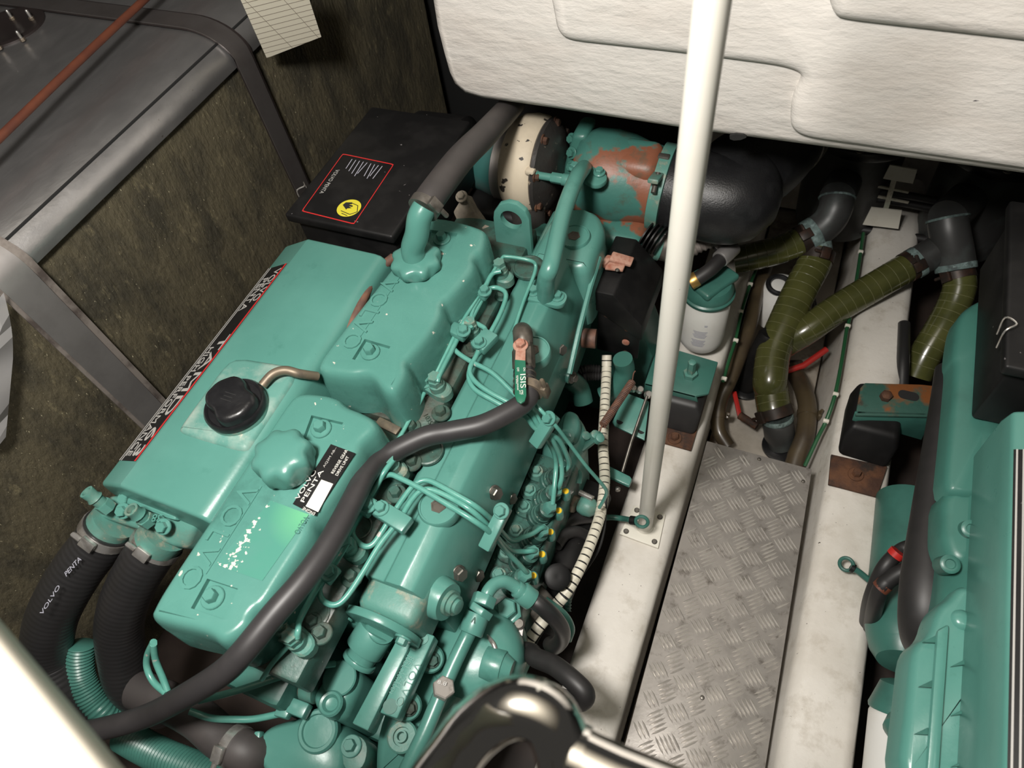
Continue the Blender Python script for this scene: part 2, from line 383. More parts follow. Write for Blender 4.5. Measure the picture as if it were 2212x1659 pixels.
# ================================================================== the place: hull, stringers, tanks
def slab(name, a, b, m, bev=.004): return part(name, MB().box(a, b), m, None, bev=bev)
fl = struct(slab('floor', (-2.4, -.9, -.32), (1.9, 2.0, -.27), 'bilge_dark'))
bl = part('bilge_well', MB().box((-.040, -.9, -.268), (.185, 1.90, -.21)), 'bilge', None, bev=.004)
tag(bl, 'stained white painted bilge bottom between the two white stringers', 'bilge'); 
wl = struct(slab('wall_left', (-2.42, -.9, -.27), (-2.36, 2.0, 1.3), 'black_matt'))
wb = struct(slab('wall_back', (-2.36, 1.95, -.27), (1.9, 2.0, 1.3), 'black_matt'))
wr = struct(slab('wall_right', (1.84, -.9, -.27), (1.9, 1.95, 1.3), 'black_matt'))
def stringer(x0, x1, xb0, xb1, label):
    n = 26; rings = []
    for i in range(n + 1):
        y = -.55 + 2.4 * i / n; w = random.uniform(-.0025, .0025); q = random.uniform(-.002, .002)
        rings.append([(xb0, y, -.27), (x0 - .004, y, -.022), (x0 + .004 + w, y, -.006), (x0 + .02, y, 0 + q * .6), (x1 - .02, y, 0 + q * .6), (x1 - .004 + w, y, -.006), (x1 + .004, y, -.022), (xb1, y, -.27)])
    return tag(part('engine_stringer', MB().loft(rings), 'white_paint', None, ang=70), label, 'beam', 'white stringers')
s1 = stringer(-.168, -.055, -.19, -.045, 'white painted hull stringer that carries the foot of the white pole')
s2 = stringer(.222, .338, .19, .36, 'white painted hull stringer beside the right-hand engine, green wire along its edge')
# ---- tread plate
tp = thing('tread_plate', (.075, .3, -.03), 'grey aluminium five-bar tread plate laid between the white stringers', 'tread plate')
zt = -.03
cor = [P(1527, 953, zt), P(1754, 1013, zt)]
xl, xr, ye = cor[0].x, cor[1].x, (cor[0].y + cor[1].y) / 2
x0l, x0r = P(1352, 1600, zt).x, P(1655, 1659, zt).x
def px_(y): t = (ye - y) / (ye - .19); return xl + (x0l - xl) * t, xr + (x0r - xr) * t
yf = -.40
poly = [(px_(ye)[0], ye, zt - .004), (px_(yf)[0], yf, zt - .004), (px_(yf)[1], yf, zt - .004), (px_(ye)[1], ye, zt - .004)]
part('plate', MB().prism(poly, (0, 0, .004)), 'alu', tp, bev=.001)
tb = MB(); ang = math.radians(43); e1 = Vector((math.cos(ang), math.sin(ang), 0)) * .040
e2 = Vector((-e1.y, e1.x, 0))
for i in range(-30, 60):
    for j in range(-30, 60):
        c = Vector((.07, .3, zt)) + e1 * i + e2 * j
        if not yf + .01 < c.y < ye - .012: continue
        a, b = px_(c.y)
        if not a + .006 < c.x < b - .006: continue
        th = ang + (math.pi / 2 if (i + j) % 2 else 0)
        d = Vector((math.cos(th), math.sin(th), 0)); n = Vector((-d.y, d.x, 0))
        for k in range(-2, 3):
            q = c + n * (k * .0076) + d * (k * .0016); L = .0172; w = .0021
            if not (px_(q.y)[0] + .012 < q.x < px_(q.y)[1] - .012) or q.y > ye - .02: continue
            vs = [q - d * L, q - d * L * .5 - n * w, q + d * L * .5 - n * w, q + d * L, q + d * L * .5 + n * w, q - d * L * .5 + n * w, q - d * L * .6 + ZZ * .0022, q + d * L * .6 + ZZ * .0022]
            tb.add(vs, [(0, 1, 6), (1, 2, 7, 6), (2, 3, 7), (3, 4, 7), (4, 5, 6, 7), (5, 0, 6)])
t_ = part('tread_pattern', tb, 'alu_bar', tp, ang=20); t_['kind'] = 'stuff'
for px, py in ((1640, 992), (1517, 1507), (1735, 1040)):
    inst('rivet', mesh_of(MB().lathe([(.0045, 0), (.0035, .0022), (.0012, .003)], (0, 0, 0), ZZ, 12), 'rivet', 'steel_dull'), tp, P(px, py, zt))
# ---- white pole with its foot
pc = P(1393, 1139, 0); 
pole = thing('support_pole', (pc.x, pc.y, 0), 'tall white round support pole screwed to the left stringer', 'pole')
top = P(1543, -30, 1.12)
dv = (Vector((pc.x, pc.y, 0)) - top); 
part('tube', MB().tube([(pc.x, pc.y, .004), top + (top - Vector((pc.x, pc.y, .004))) * .12], .0152, 28, 1), 'white_pole', pole)
part('weld', MB().lathe([(.0185, 0), (.0175, .003), (.0155, .006)], (pc.x, pc.y, .006), ZZ, 24), 'white_plate', pole)
fp = [P(1370, 1091, .006), P(1438, 1111, .006), P(1422, 1184, .006), P(1338, 1153, .006)]
cxy = sum(fp, Vector()) / 4
fb = part('foot_plate', MB().prism([(p.x, p.y, -.001) for p in fp], (0, 0, .007)), 'white_plate', pole, bev=.001)
for p in fp:
    q = p.lerp(cxy, .27)
    s = part('screw', MB().lathe([(.0058, 0), (.0058, .0015), (.004, .003), (.0015, .003)], (q.x, q.y, .006), ZZ, 14), 'steel_dull', pole)
# ---- moulding overhead
YM, ZM_ = 1.074, .62
def MX(px, py): p = P(px, py, y=YM); return (p.x, p.z)
mo = thing('moulded_locker', (.1, YM + .2, ZM_), 'white painted glassfibre moulding with stepped panels overhanging the engine', 'moulding')
def face_layers(poly, lay):
    mb = MB().layers(poly, lay); mb.v = [Vector((v.x, YM - v.z, v.y)) for v in mb.v]; return mb
bp = [MX(925, -2), MX(935, 60), MX(950, 118), MX(962, 160), MX(975, 188), MX(1000, 210), MX(1040, 222)]
bp += [MX(1200, 245), MX(1500, 292), MX(1800, 332), MX(2100, 372), MX(2400, 414), MX(2750, 466)]
xr_ = bp[-1][0]
body = bp + [(xr_ + .3, bp[-1][1]), (xr_ + .3, 1.25), (bp[0][0] - .075, 1.25)]
part('body', face_layers(body, [(-.62, -.02), (-.05, .0), (-.025, .0), (-.008, -.006), (0, -.02)]), 'moulding_paint', mo, ang=60)
pn = [(1190, -60), (1205, 20), (1212, 60), (1232, 76), (1489, 104), (1567, 114), (1690, 130), (1735, 145), (1738, 165), (1718, 200), (1712, 255), (1722, 275), (1750, 287), (2212, 352), (2750, 432)]
pl = [MX(*p) for p in pn]; pl += [(pl[-1][0], 1.25), (pl[0][0] - .02, 1.25)]
pl = [tuple(v) for v in chaikin([Vector((a, b, 0)) for a, b in pl], 2)]
part('raised_panel', face_layers([(v[0], v[1]) for v in pl], [(-.01, .006), (.008, .003), (.015, -.004), (.018, -.016)]), 'moulding_paint', mo, ang=70)
pn2 = [(1795, -60), (1810, 8), (1840, 16), (2212, 57), (2750, 118)]
pl2 = [MX(*p) for p in pn2]; pl2 += [(pl2[-1][0], 1.25), (pl2[0][0], 1.25)]
pl2 = [tuple(v) for v in chaikin([Vector((a, b, 0)) for a, b in pl2], 2)]
part('upper_panel', face_layers([(v[0], v[1]) for v in pl2], [(.008, .006), (.026, .003), (.033, -.006), (.035, -.016)]), 'moulding_paint', mo, ang=70)
part('paint_chip', face_layers([MX(a, b) for a, b in ((1576, 293), (1590, 289), (1606, 291), (1612, 297), (1600, 302), (1585, 303), (1577, 300))], [(-.006, 0), (.0008, 0)]), 'ink_dark', mo)
# ---- hatch edge, near lower left
a, b = P(-120, 1245, 1.1), P(222, 1666, 1.1); d = (b - a).normalized()
hatch = [a - d * .03, b + d * .10, b + d * .10 - YY * .8, a - d * .03 - YY * .8]
hp = part('ceiling', MB().prism([(p.x, p.y, 1.072) for p in hatch], (0, 0, .03)), 'cream', None, bev=.008, seg=3); struct(hp)
struct(slab('ceiling', (-1.7, -1.1, 2.38), (1.4, 1.2, 2.42), 'bounce_headliner'))  # unseen cabin ceiling, added to bounce fill light and show in the chrome
# ---- polished ladder rail
lr = thing('ladder_rail', P(1120, 1640, .93), 'out-of-focus polished stainless ladder rail at the bottom edge', 'ladder')
za = 1.0
part('arch', MB().tube([P(870, 1800, .93), P(965, 1655, .95), P(1035, 1568, .97), P(1110, 1527, .985), P(1178, 1545, .985), P(1212, 1605, .975), P(1232, 1700, .96)], .0165, 28, 8), 'chrome', lr)
part('cross_tube', MB().tube([P(1238, 1632, .972), P(1330, 1678, .972), P(1560, 1770, .972)], .0165, 28, 2), 'chrome', lr)
c0, c1 = P(1236, 1631, .972), P(1260, 1642, .972)
part('collar', MB().tube([c0, c1], .0182, 28, 1), 'chrome', lr)
# ---- fuel tank on the left
XT, ZT = -1.165, .712
ft = thing('fuel_tank', (-1.6, .5, -.27), 'large dark metal fuel tank with a rough olive-brown side', 'tank')
prof = [(-2.3, ZT)] + [(XT - .105 + .105 * math.sin(math.radians(t)), ZT - .06 + .06 * math.cos(math.radians(t))) for t in range(0, 91, 6)] + [(XT, ZT - .072)]
pin = [(x - .003 if i else x, z - .004) for i, (x, z) in enumerate(prof)]
y0, y1 = -.6, 1.86
part('top_sheet', MB().prism([(x, y0, z) for x, z in prof] + [(XT - .012, y0, ZT - .072), (XT - .12, y0, ZT - .012), (-2.3, y0, ZT - .012)], (0, y1 - y0, 0)), 'tank_top', ft, ang=25)
n = 40; vs = []; fs = []
for i in range(n + 1):
    for j in range(13):
        y = y0 + (y1 - y0) * i / n; z = -.268 + (ZT - .062 + .268) * j / 12
        vs.append((XT - .014 + random.uniform(-.002, .002), y, z))
for i in range(n):
    for j in range(12): a = i * 13 + j; fs.append((a, a + 13, a + 14, a + 1))
sd = MB().add(vs, fs)
part('side_panel', sd, 'tank_side', ft, ang=80)
part('shell', MB().box((-2.3, y0 + .002, -.268), (XT - .022, y1 - .002, ZT - .02)), 'black_matt', ft)
# sender plate on top
sc = P(14, 62, ZT)
sp_ = part('sender_plate', MB().lathe([(.088, 0), (.088, .004), (.078, .007), (.07, .004), (.01, .004)], sc, ZZ, 40), 'strap_dark', ft)
for px, py in ((28, 42), (70, 42), (50, 88), (1, 106), (-30, 30)):
    q = P(px, py, ZT + .004)
    s = part('stud', MB().lathe([(.0035, 0), (.0035, .02), (.002, .022)], q, ZZ, 8), 'steel', ft)
    inst('nut', bolt_mesh('small', 'brass_dull'), ft, q)
# straps: ribbons over the top and down the side
def ribbon(path, wv, w, th):
    path = [Vector(p) for p in path]; wv = Vector(wv).normalized(); rings = []
    for i, p in enumerate(path):
        t = (path[min(i + 1, len(path) - 1)] - path[max(i - 1, 0)]).normalized(); nn = t.cross(wv).normalized()
        rings.append([p - wv * w / 2, p + wv * w / 2, p + wv * w / 2 + nn * th, p - wv * w / 2 + nn * th])
    return MB().loft(rings)
def strap(side_px0, side_px1, top_px, label, m, w, dark=False):
    pa, pb = P(*side_px0, x=XT + .006), P(*side_px1, x=XT + .006)
    yc = (pa.y + pb.y) / 2
    pth = [Vector((XT + .008, yc, -.1)), Vector((XT + .008, yc, .2)), Vector((XT + .008, yc, .45)), Vector((XT + .008, yc, ZT - .075))]
    for t in range(80, -1, -10):
        pth.append(Vector((XT - .105 + .112 * math.sin(math.radians(t)), yc, ZT - .06 + .067 * math.cos(math.radians(t)))))
    for i in range(1, 9): 
        q = Vector((XT - .105 - .12 * i, yc, ZT + .007))
        if top_px: q.y = yc + (P(*top_px, ZT).y - yc) * i / 8
        pth.append(q)
    o = thing('tank_strap', (XT, yc, -.1), label, 'strap', 'tank straps')
    part('band', ribbon(pth, YY, w, -.003), m, o, ang=30)
    pd = [p - (Vector((.004, 0, 0)) if p.z < ZT - .07 else Vector((0, 0, .0035))) for p in pth]
    part('rubber_pad', ribbon([p + YY * .004 for p in pd], YY, w + (.022 if not dark else .008), -.003), 'strap_pad' if not dark else 'strap_dark', o, ang=30)
    return o
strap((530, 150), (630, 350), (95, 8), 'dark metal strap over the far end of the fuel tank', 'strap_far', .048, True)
strap((60, 625), (300, 872), None, 'bright grey metal strap over the near end of the fuel tank', 'strap', .058)
cp = part('copper_pipe', MB().tube([P(560, -236, .76), P(330, -18, .76), P(240, 66, .76), P(120, 180, .762), P(-40, 335, .765), P(-420, 700, .765)], .0075, 10, 3), 'copper_pipe')
tag(cp, 'thin red-brown pipe crossing above the fuel tank', 'pipe')
# ---- ruled card hanging beside the tank
ca, cb, cc_ = P(578, 126, .60), None, None
k = .60
c_bl = P(576, 125, z=.63); rr = ray(694, 79); 
# bottom right corner at a chosen distance so the card is about 11 cm wide
c_br = CAMPOS + rr * ((Vector(c_bl) - CAMPOS).length / rr.length * .985)
up = Vector((0, 0, 1)); tl = CAMPOS + ray(519, -2) * ((c_bl - CAMPOS).length / ray(519, -2).length * .93)
up = (tl - c_bl).normalized()
cw = c_br - c_bl; ch = up * .22; nn = cw.cross(ch).normalized() * .0008
card = part('record_card', MB().loft([[c_bl, c_br, c_br + ch, c_bl + ch], [c_bl + nn, c_br + nn, c_br + ch + nn, c_bl + ch + nn]]), 'card_paper')
tag(card, 'cream ruled paper record card hanging beside the dark fuel tank', 'card')
# ---- clear plastic sheet, left edge
vs, fs = [], []
for i in range(7):
    for j in range(14):
        q = P(-160 + i * 30 + 5 * math.sin(j * 1.3 + i), 640 + j * 24 + i * 3, x=XT + .02); q.x += random.uniform(0, .014)
        if i == 6: q = P(8 + 20 * math.sin(min(1, j / 5) * 1.57) - max(0, j - 6) * 2.2, 632 + j * 24, x=XT + .022)
        vs.append(q)
for i in range(6):
    for j in range(13): a = i * 14 + j; fs.append((a, a + 14, a + 15, a + 1))
tag(part('plastic_sheet', MB().add(vs, fs), 'plastic_sheet', None, ang=12), 'crumpled clear plastic sheet hanging by the near tank strap', 'plastic sheet')
# ================================================================== left engine
EO = Vector((-.50, .45, -.20)); DX = 1.206
eng = thing('marine_engine', EO, 'complete green six-cylinder marine diesel engine filling the left half', 'engine', 'marine engines')
ZC, ZD = .56, .46            # cover top, head deck
# block, heads
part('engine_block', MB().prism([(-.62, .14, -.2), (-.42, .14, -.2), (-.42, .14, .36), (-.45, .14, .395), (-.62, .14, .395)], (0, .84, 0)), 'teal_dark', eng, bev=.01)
for y0, y1 in ((.035, .437), (.443, .93)):
    h = part('cylinder_head', MB().box((-.615, y0, .395), (-.443, y1, ZD)), 'teal_dirty', eng, bev=.006)
# ---- valve covers
CL = [(ZD, .007), (ZD + .02, .006), (.53, .003), (.545, .001), (.552, -.0015), (.5567, -.0045), (.5593, -.0085), (ZC, -.0125)]
def cover(outline):
    pl = [Vector((q.x, q.y, 0)) for q in outline]
    pl = chaikin(pl, 2)
    return part('valve_cover', MB().layers([(v.x, v.y) for v in pl], CL), 'teal_chip', eng, ang=55)
zc = .548
fo = [Q('K', 1190, 150, zc), Q('K', 1330, 120, zc), Q('K', 1560, 160, zc), Q('K', 1620, 235, zc), Q('K', 1760, 285, zc), Q('K', 1870, 350, zc), Q('K', 1880, 440, zc),
      Q('K', 1760, 540, zc), Q('K', 1730, 640, zc), Q('K', 1590, 870, zc), Q('K', 1440, 1100, zc), Q('K', 1350, 1160, zc), Q('K', 1340, 1290, zc), Q('K', 1110, 1650, zc),
      Q('I', 2140, 1230, zc), Q('I', 2040, 1280, zc), Q('I', 2010, 1390, zc), Q('I', 1880, 1500, zc), Q('I', 1780, 1530, zc), Q('I', 1690, 1460, zc), Q('I', 1570, 1420, zc),
      Q('I', 1380, 1380, zc), Q('I', 1210, 1330, zc), Q('I', 1250, 1230, zc), Q('I', 1330, 1090, zc)]
ro = [Q('G', 185, 1330, zc), Q('G', 190, 1240, zc), Q('G', 830, 420, zc), Q('G', 930, 160, zc), Q('G', 1000, 90, zc), Q('G', 1240, 110, zc), Q('G', 1510, 190, zc), Q('G', 1530, 250, zc),
      Q('G', 1500, 370, zc), Q('G', 1420, 420, zc), Q('G', 1440, 500, zc), Q('G', 1330, 640, zc), Q('G', 1240, 740, zc), Q('G', 1170, 780, zc), Q('G', 1175, 870, zc), Q('G', 1060, 1060, zc),
      Q('G', 930, 1210, zc), Q('G', 885, 1250, zc), Q('G', 900, 1330, zc), Q('G', 820, 1480, zc), Q('G', 760, 1500, zc), Q('G', 690, 1470, zc), Q('G', 630, 1380, zc), Q('G', 560, 1350, zc), Q('G', 440, 1370, zc)]
cf, cr = cover(fo), cover(ro)
# recessed pads under the cover bolts
def pad_cut(ob, pts):
    mb = MB().loft([[(p.x, p.y, ZC - .008) for p in pts], [(p.x, p.y, ZC + .02) for p in pts]]); cut(ob, mb)
padf1 = QL('K', [(1330, 290, ZC), (1590, 350, ZC), (1470, 540, ZC), (1260, 480, ZC)])
padf2 = QL('I', [(1650, 995, ZC), (1895, 1075, ZC), (1780, 1320, ZC), (1520, 1230, ZC)])
padr1 = QL('G', [(545, 1040, ZC), (750, 1100, ZC), (650, 1270, ZC), (445, 1200, ZC)])
padr2 = QL('G', [(1060, 170, ZC), (1285, 200, ZC), (1220, 345, ZC), (1040, 300, ZC)])
for ob, pd, c in ((cf, padf1, Q('K', 1412, 405, ZC - .0078)), (cf, padf2, Q('I', 1700, 1150, ZC - .0078)), (cr, padr1, Q('G', 592, 1150, ZC - .0078)), (cr, padr2, Q('G', 1160, 250, ZC - .0078))):
    pad_cut(ob, pd)
    bolt(ob, c, k='big', m='teal')
    # chrome worn top
text('embossed_lettering', 'VOLVO', Q('K', 770, 850, ZC) , -YY, XX, (Q('K', 770, 850, ZC) - Q('I', 1430, 1060, ZC)).length, .03, 'teal', cf, .003, 1.15)
text('embossed_lettering', 'VOLVO', Q('G', 700, 560, ZC), -YY, XX, (Q('G', 700, 560, ZC) - Q('G', 385, 1110, ZC)).length, .03, 'teal', cr, .003, 1.15)
def emb_line(a, b, par): part('embossed_rule', MB().bar(a, b, .0022, .003), 'teal', par)
emb_line(Q('K', 925, 870, ZC), Q('I', 1640, 960, ZC), cf); emb_line(Q('G', 825, 545, ZC), Q('G', 505, 1030, ZC), cr)
# identification plate
def quad_plate(name, pts, m, par, th=.0008, label=None):
    nrm = (pts[1] - pts[0]).cross(pts[2] - pts[0]).normalized()
    if nrm.dot(CAMPOS - pts[0]) < 0: nrm = -nrm
    return part(name, MB().prism(pts, nrm * th), m, par, label=label)
zp = ZC + .0004
idp = [Q('K', 1180, 1015, zp), Q('K', 1490, 528, zp), Q('K', 1688, 602, zp), Q('K', 1362, 1108, zp)]
ip = quad_plate('identification_plate', idp, 'black', cf, .001, 'black identification plate reading VOLVO PENTA')
zq = zp + .0012
quad_plate('blank_field', [Q('K', 1412, 815, zq), Q('K', 1508, 850, zq), Q('K', 1385, 1080, zq), Q('K', 1283, 1032, zq)], 'ink_white', cf, .0004)
dirp = (idp[1] - idp[0]).normalized(); dirq = (idp[3] - idp[0]).normalized()
def on_plate(name, s, k, zx, zy, L, h, m='ink_white', xd=None, yd=None, par=None):
    return text(name, s, Q(k, zx, zy, zq), xd or dirp, yd or -dirq, L, h, m, par or cf, .0004)
on_plate('lettering', 'VOLVO', 'K', 1225, 981, .048, .0064)
on_plate('lettering', 'PENTA', 'K', 1270, 1002, .052, .0064)
on_plate('lettering', 'REVERSE GEAR', 'K', 1510, 768, .040, .0045)
on_plate('lettering', 'DRIVE UNIT', 'K', 1545, 785, .032, .0045)
on_plate('lettering', 'AQ3M AB--', 'K', 1440, 718, .034, .004, 'ink_grey')
on_plate('lettering', 'ENGINE', 'K', 1365, 1085, .021, .0045, xd=-dirq, yd=-dirp)
# worn label and its outline
wl_ = [Q('K', 1000, 985, zp), Q('K', 1310, 1100, zp), Q('K', 930, 1640, zp), Q('K', 545, 1505, zp)]
quad_plate('worn_label', wl_, 'scuffed_label', cf, .0003, 'faded bright green label with white scuffs')
text('lettering', 'VOLVO', Q('K', 1270, 1110, zp + .0006), -YY, XX, .026, .008, 'teal_dark', cf, .0003)
# ---- oil filler cap on the front cover, breather cap with elbow on the rear cover
def lobed(name, c, R, h, par, m='teal', top=.82):
    return part(name, MB().lathe([(R * .93, 0), (R * .95, h * .12), (R, h * .22, .06), (R * .99, h * .7, .085), (R * .95, h * .86, .07), (R * .85, h * .97, .035), (R * .6, h * 1.04), (R * .2, h * 1.06)], c, ZZ, 64, 8), m, par, ang=60)
oc = Q('K', 1115, 655, ZC + .02); oc.z = ZC - .001
part('filler_neck', MB().lathe([(.036, 0), (.036, .006)], oc, ZZ, 32), 'steel_dull', cf)
lobed('oil_filler_cap', oc + ZZ * .004, .0405, .042, cf)
bc = Q('G', 955, 420, ZC + .012); bc.z = ZC - .001
lobed('breather_cap', bc, .042, .026, cr)
e0 = bc + ZZ * .026
el = [e0 + ZZ * -.004 + YY * -.002, e0 + ZZ * .016 + YY * .002, Q('B', 1255, 1130, .628), Q('B', 1275, 1000, .655), Q('B', 1320, 910, .668)]
part('breather_elbow', MB().tube(el, .020, 20, 6), 'teal', cr)
# ---- expansion tank / heat exchanger
tz = ZC + .004
def XR(px, py, z): return P(px, py, z)
tout = [Q('I', 960, 290, tz - .008), Q('I', 1660, 520, tz - .008), Q('G', 705, 410, tz - .008), Q('G', 680, 370, tz - .008), Q('G', 120, 205, tz - .008)]
xr = (Q('I', 1660, 500, tz).x + P(826, 560, tz).x) / 2; xl = (P(342, 927, tz).x + P(600, 602, tz).x) / 2
yfr = (P(271, 1062, tz).y + P(455, 1122, tz).y) / 2; ybk = (P(672, 513, tz).y + P(822, 550, tz).y) / 2
xo = (P(304, 927, tz - .035).x + P(600, 559, tz - .035).x) / 2
pf = [(xr + .006, .40), (xr + .006, tz - .022), (xr + .002, tz - .010), (xr - .008, tz - .002), (xr - .02, tz), (xl + .004, tz), (xl, tz - .002), (xo, tz - .035), (xo - .004, tz - .06), (xo, .40)]
tk = part('expansion_tank', MB().prism([(x, yfr, z) for x, z in pf], (0, ybk - yfr, 0)), 'teal', eng, bev=.006, seg=3, ang=50)
# manifold body below it
part('exhaust_manifold', MB().prism([(xr, yfr + .05, .2), (xr, yfr + .05, .41), (xo + .01, yfr + .05, .41), (xo - .02, yfr + .05, .36), (xo - .01, yfr + .05, .2)], (0, ybk - yfr + .2, 0)), 'teal_dark', eng, bev=.012)
# raised pad and cap
pdp = [Q('F', 1000, 985, tz), Q('F', 1480, 1060, tz), Q('F', 1160, 1600, tz), Q('F', 1120, 1650, tz), Q('F', 640, 1505, tz), Q('F', 650, 1470, tz)]
pdp = [(min(p.x, xr - .012), p.y) for p in pdp]
pp = chaikin([Vector((a, b, 0)) for a, b in pdp], 2)
part('cap_pad', MB().layers([(v.x, v.y) for v in pp], [(tz - .004, .004), (tz + .001, .003), (tz + .0045, -.001), (tz + .006, -.005)]), 'teal_powder', tk, ang=60)
cc = Q('F', 1020, 1310, tz + .02); cc.z = tz + .004
part('filler_neck', MB().lathe([(.046, 0), (.046, .008), (.043, .012)], cc, ZZ, 40), 'teal_worn', tk)
cap = part('filler_cap', MB().lathe([(.043, .008), (.047, .011), (.047, .018), (.044, .022), (.042, .021), (.04, .018), (.01, .018)], cc, ZZ, 48), 'black_gloss', tk, ang=50, label='black screw cap')
gp = []
for i in range(48):
    t = 2 * math.pi * i / 48
    r = 1 / ((abs(math.cos(t)) / .040) ** 5 + (abs(math.sin(t)) / .030) ** 5) ** .2
    r *= 1 + .05 * math.cos(6 * t)
    gp.append((math.cos(t) * r, math.sin(t) * r))
ga = math.radians(62)
gp = [(cc.x + a * math.cos(ga - math.pi / 2) - b * math.sin(ga - math.pi / 2), cc.y + a * math.sin(ga - math.pi / 2) + b * math.cos(ga - math.pi / 2)) for a, b in gp]
part('cap_grip', MB().layers(gp, [(cc.z + .016, .002), (cc.z + .03, 0), (cc.z + .036, -.003), (cc.z + .038, -.008)]), 'black_gloss', cap, ang=60)
for a, b, c, d in ((-.01, .006, .01, .006), (-.01, -.006, .01, -.006), (-.008, 0, .008, 0)):
    part('cap_symbol', MB().bar(cc + Vector((a, b, .038)), cc + Vector((c, d, .038)), .0012, .0012), 'black_matt', cap)
# over flow pipe
part('overflow_pipe', MB().tube([Q('F', 1215, 1170, tz + .016), Q('F', 1290, 1090, tz + .02), Q('F', 1380, 1062, tz + .02), Q('F', 1480, 1085, tz + .012), Q('F', 1610, 1105, tz - .012)], .0072, 12), 'brass_dull', tk)
# sticker on the slanted outer face
sa, sb = Vector((xl, 0, tz - .002)), Vector((xo, 0, tz - .035)); sdv = (sb - sa); sn = Vector((-sdv.z, 0, sdv.x)).normalized()
if sn.z < 0: sn = -sn
ys0, ys1 = P(285, 1000, tz - .02).y, P(615, 580, tz - .02).y
def SF(u, y, off=.0006): return Vector((xl, y, tz - .002)) + sdv * u + sn * off
st = part('decal', MB().prism([SF(.06, ys0), SF(.97, ys0), SF(.97, ys1), SF(.06, ys1)], sn * .0003), 'black', tk, label='black side decal lettered VOLVO PENTA TAMD 63 HIGH PERFORMANCE')
part('red_line', MB().prism([SF(.06, ys0, .001), SF(.13, ys0, .001), SF(.13, ys1, .001), SF(.06, ys1, .001)], sn * .0003), 'red_ink', tk)
for u0 in (.80, .90): part('grey_line', MB().prism([SF(u0, ys0, .001), SF(u0 + .03, ys0, .001), SF(u0 + .03, ys1, .001), SF(u0, ys1, .001)], sn * .0003), 'ink_grey', tk)
fw = sdv.length; LY = ys1 - ys0
text('lettering', 'VOLVO', SF(.42, ys1 - .01, .0011), -YY, -sdv, LY * .19, fw * .27, 'ink_grey', tk)
text('lettering', 'PENTA', SF(.74, ys1 - .03, .0011), -YY, -sdv, LY * .19, fw * .27, 'ink_grey', tk)
text('lettering', 'TAMD 63', SF(.48, ys1 - LY * .40, .0011), -YY, -sdv, LY * .58, fw * .33, 'ink_grey', tk)
text('lettering', 'HIGH PERFORMANCE', SF(.76, ys1 - LY * .46, .0011), -YY, -sdv, LY * .52, fw * .22, 'ink_grey', tk)
# front housing with barbed stubs and pipe necks
hz = .50
hs = part('thermostat_housing', MB().prism([Q('I', 850, 330, hz), Q('I', 1000, 330, hz), Q('I', 1480, 480, hz), Q('I', 1560, 560, hz), Q('I', 1480, 760, hz - .03), Q('I', 1380, 740, hz - .03), Q('I', 1140, 640, hz - .02), Q('I', 1080, 600, hz - .02), Q('I', 760, 500, hz - .02)], (0, .03, -.10)), 'teal_worn', eng, bev=.008, seg=3)
part('housing_flange', MB().prism([Q('I', 985, 330, hz + .012), Q('I', 1130, 360, hz + .012), Q('I', 1400, 450, hz + .012), Q('I', 1400, 540, hz + .008), Q('I', 1330, 520, hz + .008), Q('I', 1080, 420, hz + .008), Q('I', 960, 400, hz + .008)], (0, .01, -.02)), 'teal', hs, bev=.005)
text('cast_number', '38371', Q('I', 1300, 490, hz + .013), (-.97, -.25, 0), (.25, -.97, 0), .036, .012, 'teal', hs, .002)
for kx in ((1005, 355), (985, 455), (1305, 580)): bolt(hs, Q('I', kx[0], kx[1], hz + .006), (.2, -.6, 1), k='bolt')
for k0, k1 in (((870, 440), (690, 305)), ((1190, 545), (1045, 445))):
    a, b = Q('I', *k0, hz + .005), Q('I', *k1, hz + .045); d = (b - a)
    part('hose_barb', MB().tube([a, a + d * .35], .0125, 6, 1), 'teal_worn', hs)
    part('hose_barb', MB().lathe([(.0095, 0), (.0095, .3 * d.length), (.012, .33 * d.length), (.0095, .45 * d.length), (.0105, .62 * d.length), (.0105, .72 * d.length), (.007, .72 * d.length), (.006, .5 * d.length)], a + d * .3, d, 14), 'teal_worn', hs)
# ---- intake manifold
MP = [(-.436, .29), (-.436, .445), (-.428, .452), (-.400, .452), (-.396, .459), (-.370, .465), (-.352, .458), (-.340, .44), (-.322, .37), (-.316, .28)]
MY0, MY1 = .20, 1.0
im = part('intake_manifold', MB().prism([(x, MY0, z) for x, z in MP], (0, MY1 - MY0, 0)), 'teal', eng, bev=.003, seg=2, ang=24)
# swelling at the front and rear
def plug(c, R, par=None, hexm='valve_body'):
    c = Vector(c); b = part('core_plug', MB().lathe([(R * 1.12, -.012), (R * 1.12, .003), (R * 1.05, .006), (R * .98, .006), (R * .96, .004), (R * .2, .004)], c, ZZ, 40), 'teal', par or im, ang=45)
    part('hex_socket', MB().lathe([(.0125, .0042), (.0125, .0052), (.010, .0052), (.0095, .0046)], c, ZZ, 6), hexm, b)
    return b
p1 = Q('L', 1425, 705, .468); p2 = Q('G', 1880, 1130, .466); p3 = Q('H', 610, 130, .466)
for p in (p1, p2, p3): plug((p.x, p.y, .462), .0285)
for (zx, zy, k) in ((1865, 600, 'L'), (1985, 640, 'L'), (1580, 1240, 'L'), (1720, 1250, 'L'), (2090, 1120, 'G'), ):
    q = Q(k, zx, zy, x=-.326 if zx != 2090 else -.33); bolt(im, q, (1, -.35, .45), k='hex', m='steel_dull')
